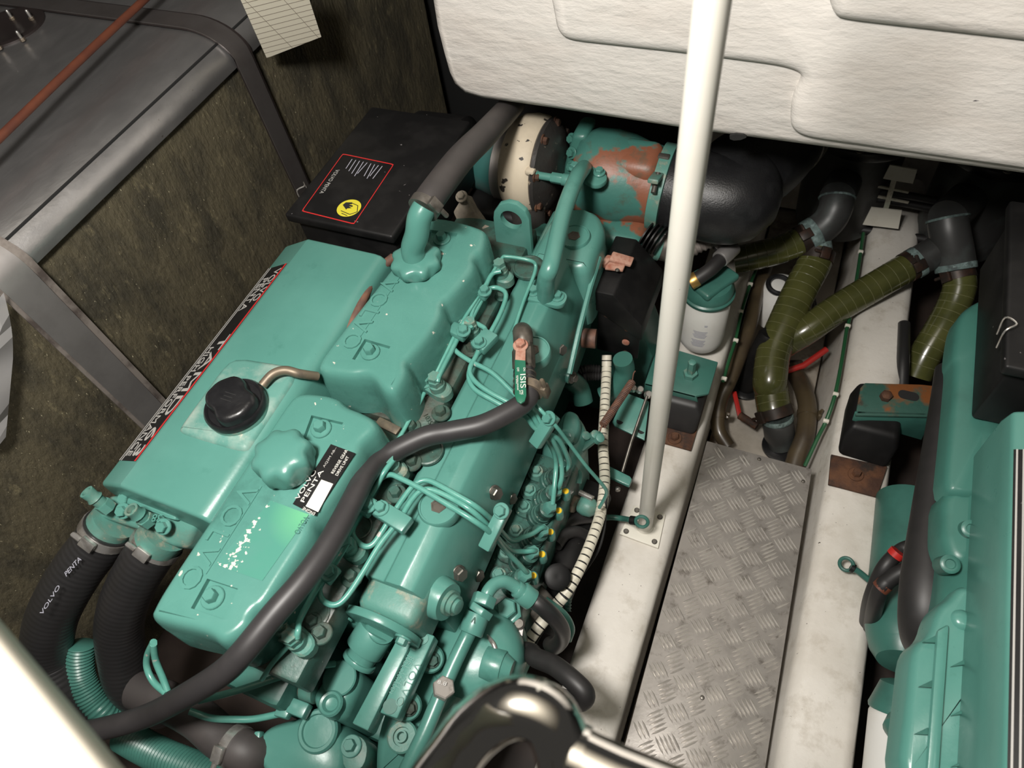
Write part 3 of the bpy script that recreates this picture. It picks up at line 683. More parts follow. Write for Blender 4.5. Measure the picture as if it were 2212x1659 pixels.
# rear bosses of the manifold
part('manifold_end', MB().layers([(v.x, v.y) for v in chaikin([Vector(p) for p in (( -.43, .85, 0), (-.31, .85, 0), (-.315, .97, 0), (-.345, 1.01, 0), (-.40, 1.01, 0), (-.43, .97, 0))], 2)], [(.30, .004), (.44, .002), (.455, -.004), (.461, -.014)]), 'teal', im, ang=60)
# oval casting marks on the side
for k, zx, zy in (('L', 1740, 1010), ('G', 1990, 1440)):
    q = Q(k, zx, zy, x=-.327); part('oval_boss', MB().lathe([(.022, 0), (.021, .0015), (.004, .0015)], q, (1, 0, .3), 28), 'teal', im)
# front square neck + flange of the manifold
nk = [Q('L', 1030, 1390, .43), Q('L', 1120, 1235, .455), Q('L', 1320, 1300, .452), Q('L', 1400, 1400, .43), Q('L', 1270, 1560, .40)]
part('manifold_neck', MB().box((-.432, .158, .33), (-.335, .23, .442)), 'teal_worn', im, bev=.016, seg=3)
fc = Vector((-.398, .147, .385))
part('neck_flange', MB().lathe([(.062, 0), (.062, .012)], fc, YY, 36), 'teal', im, bev=.0015)
for q in ((-.452, .145, .40), (-.348, .145, .355), (-.345, .145, .43)): bolt(im, q, -YY, k='bolt', m='teal')
# side boss with banjo plug
q = Q('L', 1490, 1470, x=-.318)
part('side_boss', MB().lathe([(.034, -.03), (.03, .0), (.028, .004)], q, (1, -.15, .2), 28), 'teal', im)
part('side_plug', MB().lathe([(.019, 0), (.019, .006), (.015, .006), (.015, .014), (.011, .014), (.011, .019), (.007, .02)], q + Vector((.004, 0, 0)), (1, -.15, .2), 20), 'teal_worn', im)
# ---- connecting pipe from intake manifold to riser
xp = [Q('H', 345, 720, .462), Q('H', 345, 640, .49), Q('H', 350, 520, .525), Q('H', 400, 380, .545), Q('C', 985, 960, .545), Q('C', 1080, 700, .54), Q('C', 1130, 620, .52), Q('C', 1150, 600, .49)]
xpipe = part('crossover_pipe', MB().tube(xp, .0155, 20, 6), 'teal', eng)
f0 = Q('H', 345, 710, .462)
part('pipe_flange', MB().layers([(f0.x + a, f0.y + b) for a, b in rrect(.078, .036, .015)], [(.458, 0), (.468, 0)]), 'teal', xpipe, bev=.0012)
for zx, zy in ((228, 655), (455, 705)): bolt(xpipe, Q('H', zx, zy, .468), k='bolt')
f1 = Q('C', 1185, 635, .488)
fo_ = [Vector((a, b, 0)) for a, b in rrect(.085, .042, .019)]
part('pipe_flange', MB().layers([(f1.x + v.x * .9 + v.y * .4, f1.y + v.y * .9 - v.x * .45) for v in fo_], [(.476, 0), (.486, 0)]), 'teal', xpipe, bev=.0012)
for zx, zy in ((1270, 640), (1075, 600)): bolt(xpipe, Q('C', zx, zy, .488), k='bolt')
# ---- lifting eye
ey = .875
def ewall(u, v): p = Q('C', u, v, y=ey); return p
eo = [(460, 1310), (425, 1000), (430, 950), (470, 895), (540, 878), (610, 895), (680, 950), (710, 1010), (735, 1310)]
eye = part('lifting_eye', MB().prism([ewall(*p) for p in eo], (0, .012, 0)), 'teal', eng, bev=.002)
hc = ewall(568, 1015)
cut(eye, MB().lathe([(.0215, -.03), (.0215, .04)], (hc.x, ey, hc.z), YY, 32))
# ---- injectors
mbi = MB().lathe([(.0125, 0), (.0125, .012), (.0105, .014), (.0105, .022)], (0, 0, 0), ZZ, 6); inj_nut = mesh_of(mbi, 'injector_nut', 'teal_worn')
mby = MB().layers([(v.x, v.y) for v in chaikin([Vector(p) for p in ((-.024, -.016, 0), (.018, -.019, 0), (.046, -.012, 0), (.048, .010, 0), (.015, .014, 0), (-.022, .014, 0))], 2)], [(0, 0), (.015, 0), (.018, -.003)])
inj_yoke = mesh_of(mby, 'injector_clamp', 'teal_worn')
inj_top = mesh_of(MB().lathe([(.0135, .016), (.0135, .030), (.0115, .032), (.0075, .032), (.0075, .042), (.005, .044)], (0, 0, 0), ZZ, 18), 'injector_body', 'teal_worn')
INJ = [('O', 560, 575), ('L', 715, 1045), ('L', 1060, 400), ('G', 1125, 1420), ('G', 1400, 985), ('G', 1630, 520)]
ipos = []
for k, zx, zy in INJ:
    q = Q(k, zx, zy, ZD + .02); q.z = ZD - .001; ipos.append(q)
    jb = inst('injector', inj_top, eng, q); 
    yk = inst('clamp', inj_yoke, jb, q, ZZ, math.radians(-14)); yk.rotation_quaternion = Matrix.Rotation(math.radians(-14), 3, 'Z').to_quaternion()
    bolt(jb, q + Vector((.026, -.006, .017)), k='nut', m='teal_worn', name='nut')
    inst('union_nut', inj_nut, jb, q + ZZ * .030)
DB = [('L', 1090, 610), ('L', 735, 1275), ('O', 765, 505), ('G', 1150, 1625), ('G', 1015, 1430), ('G', 1635, 690), ('G', 1640, 470), ('G', 1395, 1120), ('L', 1215, 360), ('O', 690, 400), ('L', 1210, 80)]
for k, zx, zy in DB: bolt(eng, Q(k, zx, zy, ZD + .004) - ZZ * .004, k='big' if zx not in (690, 1635) else 'bolt', m='teal_dirty', name='head_bolt')
for k, zx, zy, R in (('O', 690, 330, .026), ('L', 1340, 270, .026), ('G', 1850, 470, .030), ('L', 800, 880, .02)):
    q = Q(k, zx, zy, ZD); part('core_plug', MB().lathe([(R, -.004), (R, .002), (R * .9, .003), (R * .86, .0015), (R * .2, .0015)], q, ZZ, 28), 'teal_dirty', eng)
# oily patch: brass tell-tale under the cover joint
q = Q('L', 1030, 85, ZD); part('brass_tab', MB().obox(q + ZZ * .004, (1, -.15, 0), (.15, 1, 0), ZZ, .045, .016, .005), 'brass_dull', eng, bev=.002)
text('cast_number', '1035281', Q('M', 60, 470, ZD + .0005), Q('M', 120, 570, ZD) - Q('M', 60, 470, ZD), XX, .036, .008, 'teal_dirty', eng, .0015)
# ---- injection pump
zpmp = .235
PV = [(1221, 1015), (1206, 1056), (1194, 1091), (1177, 1142), (1156, 1188), (1140, 1238)]
pb = [Q('N', 470, 480, zpmp), Q('N', 300, 980, zpmp), Q('N', 270, 1330, zpmp), Q('N', 640, 1540, zpmp), Q('N', 960, 780, zpmp), Q('M', 1330, 980, zpmp), Q('M', 1030, 840, zpmp)]
yA, yB = P(1030, 1440, zpmp).y, P(1200, 990, zpmp).y
xpl = (P(1060, 1190, zpmp).x + P(1115, 1080, zpmp).x) / 2
pump = part('injection_pump', MB().prism([(xpl, yA, .02), (-.245, yA, .02), (-.245, yA, zpmp - .012), (-.25, yA, zpmp), (xpl + .004, yA, zpmp), (xpl, yA, zpmp - .006)], (0, yB - yA, 0)), 'teal_oily', eng, bev=.002)
for i, (px, py) in enumerate(PV):
    tip = P(px, py, .293); base = P(px - 32, py + 26, .238); d = (tip - base)
    L = d.length; d.normalize()
    dvv = part('delivery_valve', MB().lathe([(.0215, -.004), (.0215, .006), (.0195, .008), (.0195, .014), (.017, .0145), (.017, .022), (.0155, .0225), (.0155, L - .020), (.012, L - .018)], base, d, 22), 'teal_oily', pump, ang=30)
    part('union_nut', MB().lathe([(.0115, 0), (.0115, .014), (.0095, .017)], base + d * (L - .020), d, 6), 'teal', dvv)
    bq = P(px - 62, py + 4, zpmp + .006)
    part('flange_foot', MB().layers([(v.x, v.y) for v in chaikin([bq + Vector((-.018, .014, 0)), bq + Vector((.014, .02, 0)), bq + Vector((.04, -.016, 0)), bq + Vector((-.014, -.022, 0))], 2)], [(zpmp - .001, 0), (zpmp + .006, -.001)]), 'teal_oily', dvv)
    bolt(dvv, Vector((bq.x, bq.y, zpmp + .006)), k='bolt', m='teal_worn')
for px, py in ((1221, 1062), (1206, 1104), (1188, 1150), (1170, 1198), (1151, 1244)):
    q = P(px, py, zpmp + .022)
    b_ = part('clamp_screw', MB().lathe([(.009, -.022), (.009, 0), (.007, .003)], q, ZZ, 16), 'teal', pump)
    part('paint_mark', MB().lathe([(.0062, 0), (.005, .0012)], q + Vector((.001, 0, .0028)), ZZ, 9), 'yellow_mark', b_)
# governor / rear of the pump
gq = P(1225, 940, .27)
gov = part('governor_housing', MB().layers([(v.x, v.y) for v in chaikin([Q('M', 1030, 780, .23), Q('M', 1180, 520, .25), Q('M', 1260, 370, .25), Q('M', 1400, 430, .25), Q('M', 1470, 600, .25), Q('M', 1330, 980, .23), Q('M', 1160, 860, .23)], 2)], [(.05, 0), (.225, 0), (.24, -.006), (.245, -.014)]), 'teal', pump, ang=60)
part('governor_cover', MB().layers([(v.x, v.y) for v in chaikin([Q('M', 1230, 560, .26), Q('M', 1270, 420, .26), Q('M', 1380, 450, .26), Q('M', 1410, 560, .26), Q('M', 1360, 700, .26), Q('M', 1240, 660, .26)], 2)], [(.24, 0), (.262, -.001), (.268, -.006)]), 'teal', gov, ang=60)
q = Q('M', 1275, 650, .264); part('bush', MB().lathe([(.017, 0), (.016, .004), (.010, .0045), (.009, .001)], q, ZZ, 22), 'teal', gov)
# ---- high-pressure pipes and their clips
PIPES = [
 [('O', 560, 545, .505), ('O', 570, 470, .512), ('L', 330, 1600, .50), ('L', 480, 1330, .492), ('L', 700, 950, .492), ('L', 890, 600, .492), ('L', 960, 500, .495), ('L', 1040, 462, .497), ('L', 1120, 490, .497), ('L', 1290, 575, .494), ('L', 1500, 700, .490), ('L', 1720, 835, .482), ('L', 1870, 950, .44), ('L', 1960, 1065, .37), ('L', 2060, 1165, .325), ('L', 2115, 1225, .300), (None, 1140, 1238, .285)],
 [('L', 700, 1010, .505), ('L', 620, 1140, .498), ('L', 530, 1260, .488), ('L', 478, 1370, .485), ('L', 510, 1465, .482), ('L', 600, 1500, .48), ('L', 690, 1440, .48), ('L', 820, 1250, .482), ('L', 960, 1020, .486), ('L', 1110, 830, .488), ('L', 1210, 670, .488), ('L', 1290, 590, .488), ('L', 1380, 585, .487), ('L', 1530, 650, .485), ('L', 1700, 755, .48), ('L', 1840, 890, .44), ('L', 1930, 1000, .38), ('L', 2010, 1065, .33), ('L', 2100, 1075, .305), (None, 1150, 1190, .298), (None, 1158, 1190, .285)],
 [('L', 1065, 350, .507), ('L', 990, 450, .507), ('L', 930, 560, .497), ('L', 820, 740, .488), ('L', 745, 890, .485), ('L', 760, 970, .482), ('L', 830, 1030, .48), ('L', 900, 1020, .48), ('L', 970, 930, .482), ('L', 1080, 750, .487), ('L', 1200, 580, .490), ('L', 1270, 520, .490), ('L', 1340, 508, .490), ('L', 1430, 545, .489), ('L', 1590, 635, .487), ('L', 1740, 725, .478), ('L', 1870, 840, .43), ('L', 1950, 940, .38), ('L', 2020, 990, .33), ('L', 2100, 960, .31), ('N', 880, 315, .302), ('N', 960, 262, .297), (None, 1179, 1142, .285)],
 [('G', 1125, 1385, .505), ('G', 1140, 1330, .507), ('G', 1230, 1150, .495), ('G', 1330, 960, .492), ('G', 1400, 915, .494), ('G', 1470, 935, .494), ('G', 1505, 985, .492), ('G', 1440, 1160, .489), ('G', 1385, 1270, .487), ('G', 1400, 1350, .485), ('G', 1500, 1440, .482), ('G', 1700, 1550, .475), ('M', 960, 440, .465), ('M', 1050, 570, .435), ('M', 1120, 680, .39), ('M', 1175, 790, .35), ('M', 1190, 900, .32), ('M', 1175, 1080, .305), (None, 1194, 1089, .288)],
 [('G', 1400, 960, .505), ('G', 1350, 900, .507), ('G', 1290, 1000, .495), ('G', 1250, 1085, .490), ('G', 1280, 1145, .488), ('G', 1400, 1225, .486), ('G', 1560, 1310, .482), ('G', 1740, 1480, .470), ('M', 900, 340, .467), ('M', 1000, 440, .458), ('M', 1080, 560, .435), ('M', 1165, 680, .40), ('M', 1225, 820, .35), ('M', 1240, 960, .32), ('M', 1225, 1050, .305), (None, 1206, 1056, .288)],
 [('G', 1630, 500, .507), ('G', 1560, 560, .500), ('G', 1470, 720, .495), ('G', 1400, 880, .495) , ('G', 1390, 870, .492), ('G', 1490, 700, .490), ('G', 1540, 640, .490), ('G', 1610, 635, .490), ('G', 1670, 690, .490), ('G', 1620, 850, .490), ('G', 1500, 1070, .489), ('G', 1400, 1240, .485), ('G', 1375, 1350, .482), ('G', 1420, 1440, .480), ('G', 1550, 1520, .476), ('G', 1700, 1600, .470), ('M', 930, 470, .462), ('M', 1020, 580, .435), ('M', 1200, 660, .40), ('M', 1280, 800, .35), ('M', 1300, 880, .32), ('M', 1270, 930, .305), (None, 1221, 1015, .288)],
]
def pth(lst): return [P(a, b, c) if k is None else Q(k, a, b, c) for k, a, b, c in lst]
PIPES[5] = [('G', 1630, 500, .507), ('G', 1555, 530, .505), ('G', 1480, 680, .497), ('G', 1410, 800, .495), ('G', 1395, 880, .492), ('G', 1440, 800, .490), ('G', 1500, 690, .490)] + PIPES[5][6:]
for l in PIPES: part('injection_pipe', MB().tube(pth(l), .0043, 10, 5), 'teal_pipe', eng)
# leak-off / return lines
RET = [[('G', 1090, 1360, .478), ('G', 1180, 1180, .49), ('G', 1290, 960, .497), ('G', 1400, 780, .50), ('G', 1500, 620, .502), ('G', 1630, 410, .503), ('G', 1680, 385, .503), ('G', 1850, 412, .50), ('G', 1905, 450, .49), ('G', 1890, 540, .482), ('G', 1810, 740, .475), ('G', 1730, 980, .468)],
       [('G', 1020, 1470, .48), ('G', 960, 1590, .478), ('L', 1200, 20, .478), ('L', 1120, 160, .478), ('L', 1000, 330, .475)],
       [('M', 960, 300, .478), ('M', 1060, 420, .472), ('M', 1180, 545, .45), ('M', 1300, 700, .40), ('M', 1450, 900, .34), ('M', 1590, 1060, .28), ('M', 1622, 1120, .25), ('M', 1600, 1180, .22), ('M', 1560, 1250, .19)],
       [('O', 520, 560, .485), ('O', 460, 640, .48), ('O', 350, 760, .47), ('O', 260, 900, .45)]]
for l in RET: part('return_pipe', MB().tube(pth(l), .0034, 10, 5), 'teal_pipe', eng)
def pipe_clip(k, zx, zy, z, L, w, th, dirv, boltoff):
    c = Q(k, zx, zy, z); d = Vector(dirv).normalized(); u = ZZ.cross(d).normalized() if abs(d.z) < .9 else XX
    n = d.cross(u).normalized()
    if n.z < 0: n = -n
    b = part('pipe_clip', MB().obox(c, d, d.cross(n), n, L, w, th), 'teal', eng, bev=.003)
    for s in boltoff: bolt(b, c + d * s + n * th / 2, n, k='bolt', m='teal')
    return b
pipe_clip('L', 830, 695, .498, .038, .028, .016, (1, -.2, 0), (.013,)); pipe_clip('L', 525, 1225, .494, .038, .026, .016, (1, -.2, 0), (.013,))
pipe_clip('L', 1060, 800, .492, .060, .026, .016, (1, -.2, 0), (-.019,))
pipe_clip('L', 1880, 885, .452, .070, .02, .016, Q('L', 1940, 770, .45) - Q('L', 1830, 990, .43), (.027,))
pipe_clip('M', 1090, 590, .437, .062, .022, .016, Q('M', 1150, 500, .45) - Q('M', 1030, 690, .42), (.024,))
pipe_clip('G', 1295, 985, .500, .034, .024, .016, (1, -.2, 0), (.012,)); pipe_clip('G', 1500, 1060, .494, .040, .03, .016, (.3, 1, 0), (-.012,)); pipe_clip('G', 1470, 670, .502, .032, .022, .014, (1, -.2, 0), (.01,))
# ---- front of the left engine: pipes, pump housings, brackets
wp = part('water_pipe', MB().tube([Vector((-.398, .15, .385)), Q('O', 1230, 520, .372), Q('O', 1085, 750, .350)], .0225, 24, 1), 'teal', eng)
a, b = Q('O', 1245, 470, .374), Q('O', 1130, 650, .36)
part('pipe_sleeve', MB().tube([a, b], .0295, 28, 1), 'teal', wp, bev=.002)
a, b = Q('O', 1105, 720, .352), Q('O', 1080, 760, .349); part('pipe_rim', MB().tube([a, b], .0265, 28, 1), 'teal', wp, bev=.0015)
hz = .325
hous = part('pump_housing', MB().layers([(v.x, v.y) for v in chaikin([Q('O', 880, 760, hz), Q('O', 1050, 800, hz), Q('O', 1090, 900, hz), Q('O', 1000, 1090, hz), Q('O', 930, 1240, hz), Q('O', 720, 1130, hz), Q('O', 690, 1040, hz), Q('O', 780, 900, hz)], 2)], [(.16, .004), (.305, .004), (.318, 0), (.325, -.008)]), 'teal', eng, ang=60)
dc = Q('O', 925, 890, hz + .005); part('disc_cap', MB().lathe([(.026, -.008), (.026, .002), (.024, .004), (.004, .0045)], dc, ZZ, 36), 'teal', hous)
dc = Q('O', 858, 1112, hz + .005); part('drain_boss', MB().lathe([(.0185, -.02), (.0185, .006), (.016, .009), (.0125, .008), (.009, .002), (.004, .001)], dc, ZZ, 28), 'teal', hous, ang=30)
cp_ = Q('O', 620, 1480, .25)
wpump = part('water_pump', MB().layers([(v.x, v.y) for v in chaikin([Q('O', 270, 1300, .28), Q('O', 500, 1230, .28), Q('O', 700, 1180, .29), Q('O', 880, 1250, .29), Q('O', 1000, 1400, .28), Q('O', 980, 1750, .28), Q('O', 560, 1850, .27), Q('O', 250, 1700, .27), Q('O', 220, 1450, .27)], 2)], [(.10, .006), (.24, .006), (.265, .0), (.278, -.006), (.284, -.012)]), 'teal', eng, ang=70)
dc = Q('O', 740, 1340, .290)
part('oval_boss', MB().lathe([(.031, -.012), (.031, .002), (.028, .006), (.0235, .006), (.022, .002), (.004, .003)], dc, (.05, -.1, 1), 36), 'teal', wpump, ang=30)
part('cast_rib', MB().bar(Q('O', 590, 1200, .29), Q('O', 740, 1190, .29), .007, .01), 'teal', wpump, bev=.002)
part('cast_rib', MB().bar(Q('O', 240, 1340, .285), Q('O', 215, 1560, .28), .010, .018), 'teal', wpump, bev=.003)
fl_ = Q('O', 1050, 1490, .285)
part('flange_ear', MB().layers([(v.x, v.y) for v in chaikin([Q('O', 960, 1360, .285), Q('O', 1110, 1380, .285), Q('O', 1170, 1480, .285), Q('O', 1120, 1680, .285), Q('O', 940, 1680, .285)], 2)], [(.22, 0), (.286, 0)]), 'teal_worn', wpump, bev=.001)
bolt(wpump, Q('O', 1025, 1470, .287), k='big', m='teal')
# hose union on the pump's left
for (k0, k1, r, m) in (((750, 960), (640, 930), .026, 'teal_worn'), ((640, 935), (510, 900), .021, 'brass_dull'), ((520, 905), (470, 885), .017, 'teal_worn')):
    part('hose_union', MB().tube([Q('O', *k0, .31), Q('O', *k1, .31)], r, 20, 1), m, hous, bev=.0015)
part('lever_arm', MB().obox(Q('O', 580, 1150, .315), (1, .05, 0), YY, ZZ, .03, .022, .02), 'teal', hous, bev=.003)
part('lever_arm', MB().obox(Q('O', 455, 1170, .313), (1, .15, 0), YY, ZZ, .022, .02, .017), 'teal', hous, bev=.003)
# rectangular bar and lettered bracket
zb = .375
ba = [Q('O', 1480, 425, zb), Q('O', 1592, 468, zb), Q('O', 1162, 1338, zb - .012), Q('O', 1028, 1272, zb - .012)]
bar_ = part('belt_bar', MB().prism(ba, (0, 0, -.035)), 'teal', eng, bev=.002)
zv = .368
vb = [Q('O', 1600, 478, zv), Q('O', 1735, 525, zv), Q('O', 1412, 1235, zv - .01), Q('O', 1262, 1182, zv - .01)]
vbk = part('cast_bracket', MB().prism(vb, (0, 0, -.03)), 'teal', eng, bev=.0025)
vd = (vb[3] - vb[0]).normalized()
text('cast_lettering', 'VOLVO', Q('O', 1565, 745, zv - .003), vd, XX, .062, .011, 'teal_worn', vbk, .0015, 1.1)
text('cast_number', '861 1241', Q('O', 1530, 700, zv - .003), vd, XX, .045, .008, 'teal', vbk, .001)
text('cast_number', 'MADE IN SWEDEN', Q('O', 1500, 690, zv - .003), vd, XX, .055, .006, 'teal', vbk, .001)
part('cast_mark', MB().lathe([(.0105, 0), (.0105, .0012), (.004, .0012)], Q('O', 1355, 1130, zv - .009), ZZ, 28), 'teal_dark', vbk)
part('cast_mark', MB().lathe([(.0085, 0), (.0085, .0008), (.004, .0008)], Q('O', 1632, 552, zv), ZZ, 28), 'teal_worn', vbk)
# timing case with its dome
tcx = Q('O', 1880, 900, .26)
tim = part('timing_cover', MB().layers([(v.x, v.y) for v in chaikin([Q('O', 1560, 560, .27), Q('O', 1800, 480, .27), Q('O', 1980, 440, .27), Q('N', 640, 1540, .25), Q('Q', 800, 640, .25), Q('Q', 560, 760, .25), Q('Q', 300, 1250, .25), Q('Q', -150, 1400, .25), Q('O', 1250, 1400, .26), Q('O', 1350, 1100, .26)], 2)], [(.02, .006), (.24, .006), (.262, 0), (.272, -.012)]), 'teal', eng, ang=70)
dm = Q('N', 330, 1430, .27)
part('dome', MB().lathe([(.078, -.03), (.076, .0), (.068, .018), (.05, .03), (.025, .036), (.005, .037)], (dm.x, dm.y, .262), ZZ, 40), 'teal', tim, ang=60)
part('seal_arc', MB().tube([Q('N', 430, 1265, .292), Q('N', 500, 1350, .296), Q('N', 530, 1430, .294), Q('N', 545, 1510, .288)], .0042, 10, 6), 'steel', tim)
a, b = Q('N', 420, 1530, .285), Q('N', 600, 1590, .285)
part('outlet_stub', MB().tube([a, b], .026, 24, 1), 'teal', tim, bev=.002); part('outlet_tip', MB().tube([b, b + (b - a) * .45], (.0235, .016), 24, 1), 'teal', tim)
for k, zx, zy in (('O', 1700, 725), ('O', 1505, 1130)):
    q = Q(k, zx, zy, .315); pb_ = part('stud_base', MB().lathe([(.021, -.03), (.021, 0), (.018, .004)], q, (.5, -.2, 1), 24), 'teal', tim, ang=30)
    bolt(pb_, q + Vector((.003, -.001, .003)), (.5, -.2, 1), k='bolt', m='teal_dirty')
q = Q('O', 1460, 1392, .30); part('threaded_boss', MB().lathe([(.0225, -.02), (.0225, .004), (.020, .006), (.013, .006), (.0125, .002), (.009, .002), (.0085, .010), (.006, .010), (.0055, .0), (.002, 0)], q, ZZ, 30), 'teal_worn', tim, ang=30)
# lift pipe on top of the timing case
lp = [Q('N', 330, 1150, .345), Q('N', 255, 1290, .335), Q('O', 1900, 760, .33), Q('O', 1800, 990, .325), Q('O', 1650, 1350, .32), Q('O', 1500, 1660, .31), Q('O', 1420, 1850, .30)]
fp_ = part('fuel_pipe', MB().tube(lp, .0115, 18, 4), 'teal', eng)
q = Q('O', 1805, 985, .347); part('banjo_bolt', MB().lathe([(.0165, 0), (.0165, .010), (.0145, .012)], q, (.3, .25, 1), 6), 'alu', fp_, label='bright bare steel hexagon bolt head')
text('bolt_mark', '8.8', q + Vector((-.008, .003, .0135)), (1, .1, 0), (0, 1, .1), .014, .005, 'ink_grey', fp_, .0005)
def seg(k, p0, p1, r, m, par, n=24, bev=.0015, name='fitting'):
    return part(name, MB().tube([Q(k, *p0), Q(k, *p1)], r, n, 1), m, par, bev=bev)
seg('N', (360, 1070, .347), (290, 1260, .340), .0185, 'teal', fp_); seg('N', (400, 1010, .349), (360, 1075, .347), .0215, 'teal', fp_, 6)
seg('N', (430, 900, .350), (395, 1000, .349), .0195, 'teal', fp_, 6)
text('cast_mark', '>', Q('N', 325, 1165, .366), YY, -XX, .009, .006, 'teal_dark', fp_, .0006)
arc = [Q('N', 435, 930, .35), Q('N', 460, 860, .353), Q('N', 520, 795, .35), Q('N', 600, 770, .345), Q('N', 680, 800, .335), Q('N', 760, 860, .325)]
part('pipe_bend', MB().tube(arc, .0105, 18, 6), 'teal', fp_)
seg('N', (720, 835, .331), (770, 870, .325), .0135, 'teal', fp_); seg('N', (765, 865, .325), (870, 945, .312), .0175, 'teal', fp_)
# pump drive plate details
q = Q('N', 640, 1050, .262)
part('big_bolt', MB().lathe([(.024, -.03), (.024, 0), (.021, .002), (.0165, .002), (.0165, .018), (.0145, .020)], q, ZZ, 6), 'teal', pump)
part('square_head', MB().lathe([(.013, -.02), (.013, .008), (.011, .010)], Q('N', 510, 1140, .262), ZZ, 4), 'teal', pump)
pl_ = quad_plate('drive_plate', [Q('N', 690, 1090, .25), Q('N', 795, 1170, .25), Q('N', 780, 1290, .25), Q('N', 660, 1180, .25)], 'strap', pump, .004)
pl_ = part('inspection_plate', MB().layers([(v.x, v.y) for v in chaikin([Q('N', 450, 1210, .27), Q('N', 560, 1200, .27), Q('N', 640, 1300, .27), Q('N', 640, 1380, .27), Q('N', 540, 1390, .27), Q('N', 450, 1270, .27)], 2)], [(.262, 0), (.272, 0)]), 'strap', pump, bev=.001)
bolt(pl_, Q('N', 518, 1290, .273), k='small', m='steel_dull'); part('screw', MB().lathe([(.0095, 0), (.0095, .004), (.007, .006)], Q('N', 750, 1175, .255), ZZ, 20), 'steel_dull', pump)
part('screw_hole', MB().lathe([(.006, 0), (.0055, .0008), (.003, .0008)], Q('N', 605, 1335, .2735), ZZ, 16), 'black_matt', pump)
part('case_plate', MB().layers([(v.x, v.y) for v in chaikin([Q('N', 420, 1060, .24), Q('N', 700, 1060, .24), Q('N', 800, 1180, .24), Q('N', 640, 1540, .24), Q('N', 420, 1480, .24)], 1)], [(.05, 0), (.243, 0), (.247, -.003)]), 'teal_worn', pump, ang=60)
# ---- turbo and exhaust riser
TC = P(1150, 357, .43)
tur = part('turbo_compressor', MB().lathe([(.045, -.05), (.075, -.05), (.092, -.042), (.104, -.025), (.108, 0), (.106, .022), (.100, .030)], TC, XX, 56), 'turbo_cream', eng, ang=40)
part('volute_ring', MB().lathe([(.100, .030), (.104, .034), (.104, .042), (.096, .046), (.080, .058), (.05, .068), (.02, .068)], TC, XX, 56), 'turbo_black', tur, ang=40)
for t in range(8):
    th = t * math.pi / 4 + .3; bolt(tur, TC + Vector((.042, math.cos(th) * .095, math.sin(th) * .095)), XX, k='bolt', m='rust', name='turbo_bolt')
part('casting_pad', MB().obox(Q('C', 730, 610, .487) , XX, YY, ZZ, .02, .03, .012), 'turbo_cream', tur, bev=.004)
part('discharge', MB().tube([TC + Vector((.012, -.075, -.05)), TC + Vector((.02, -.10, -.11)), TC + Vector((.02, -.10, -.17))], .04, 24, 6), 'turbo_black', tur)
part('inlet_cone', MB().lathe([(.056, -.155), (.06, -.15), (.064, -.11), (.074, -.075), (.074, -.05)], TC - ZZ * .012, XX, 40), 'turbo_teal', tur, ang=40)
part('inlet_band', MB().lathe([(.0755, -.073), (.0775, -.071), (.0775, -.052), (.0755, -.05)], TC - ZZ * .012, XX, 40), 'strap', tur, ang=30)
part('air_filter', MB().lathe([(.05, -.30), (.082, -.29), (.085, -.17), (.06, -.155)], TC - ZZ * .012 + YY * .01, XX, 40), 'black', tur)
RC = P(1335, 385, .41)
ris = part('exhaust_riser', MB().lathe([(.05, -.095), (.08, -.085), (.094, -.06), (.098, -.02), (.094, .02), (.086, .05), (.082, .085), (.07, .088)], RC, (1, 0, -.06), 48), 'teal_rust', eng, ang=45)
part('riser_crown', MB().obox(P(1378, 335, .49) + Vector((0, 0, -.02)), XX, (0, 1, .2), ZZ, .095, .085, .06), 'teal_rust', ris, bev=.022, seg=4)
part('riser_foot', MB().obox(P(1300, 500, .36) + Vector((.02, .02, -.06)), XX, YY, ZZ, .14, .08, .13), 'teal_rust', ris, bev=.02, seg=3)
part('outlet_flange', MB().obox(P(1248, 330, .44), (.25, .1, 1), XX, YY, .14, .035, .07), 'teal_dark', ris, bev=.012, seg=3)
for py in (300, 330, 360): bolt(ris, P(1236, py, .485), (-.5, -1, .5), k='bolt', m='teal_dark')
a, b = Q('C', 1060, 705, .475), Q('C', 790, 660, .475)
d = (b - a); part('drain_union', MB().tube([a, a + d * .3], .0125, 18, 1), 'teal', ris, bev=.001); part('drain_union', MB().tube([a + d * .25, a + d * .63], .0115, 6, 1), 'teal', ris, bev=.001); part('drain_union', MB().lathe([(.008, 0), (.008, .03), (.010, .032), (.008, .036), (.009, .042), (.006, .044), (.006, .05)], a + d * .6, d, 16), 'teal', ris)
q = Q('C', 1150, 1030, .42); part('eye_lug', MB().ring(q, (.2, -1, .8), .014, .006), 'teal_rust', ris)
RD = RC + Vector((.095, 0, -.006))
vc = part('band_clamp', MB().lathe([(.082, -.012), (.091, -.010), (.091, .014), (.082, .016)], RD, (1, 0, -.06), 48), 'teal_worn', ris)
part('clamp_bolt', MB().tube([Q('C', 1740, 640, .485), Q('C', 1700, 800, .465)], .0052, 10, 1), 'steel_dull', vc); part('clamp_lug', MB().obox(Q('C', 1785, 520, .49), XX, YY, ZZ, .024, .014, .014), 'steel_dull', vc, bev=.003)
part('clamp_lug', MB().obox(Q('C', 1720, 680, .485), XX, (0, 1, -.4), (0, .4, 1), .022, .05, .010), 'teal_worn', vc, bev=.003)
ep = [RD + XX * .012, RD + Vector((.07, 0, -.003)), RD + Vector((.15, .01, -.01)), P(1590, 385, .40), P(1650, 345, .39), P(1705, 285, .37)]
exe = part('exhaust_elbow', MB().tube(ep, .105, 40, 8, rf=lambda L, t: .083 + .007 * min(1, t * 3.5)), 'black_leather', eng, ang=60)
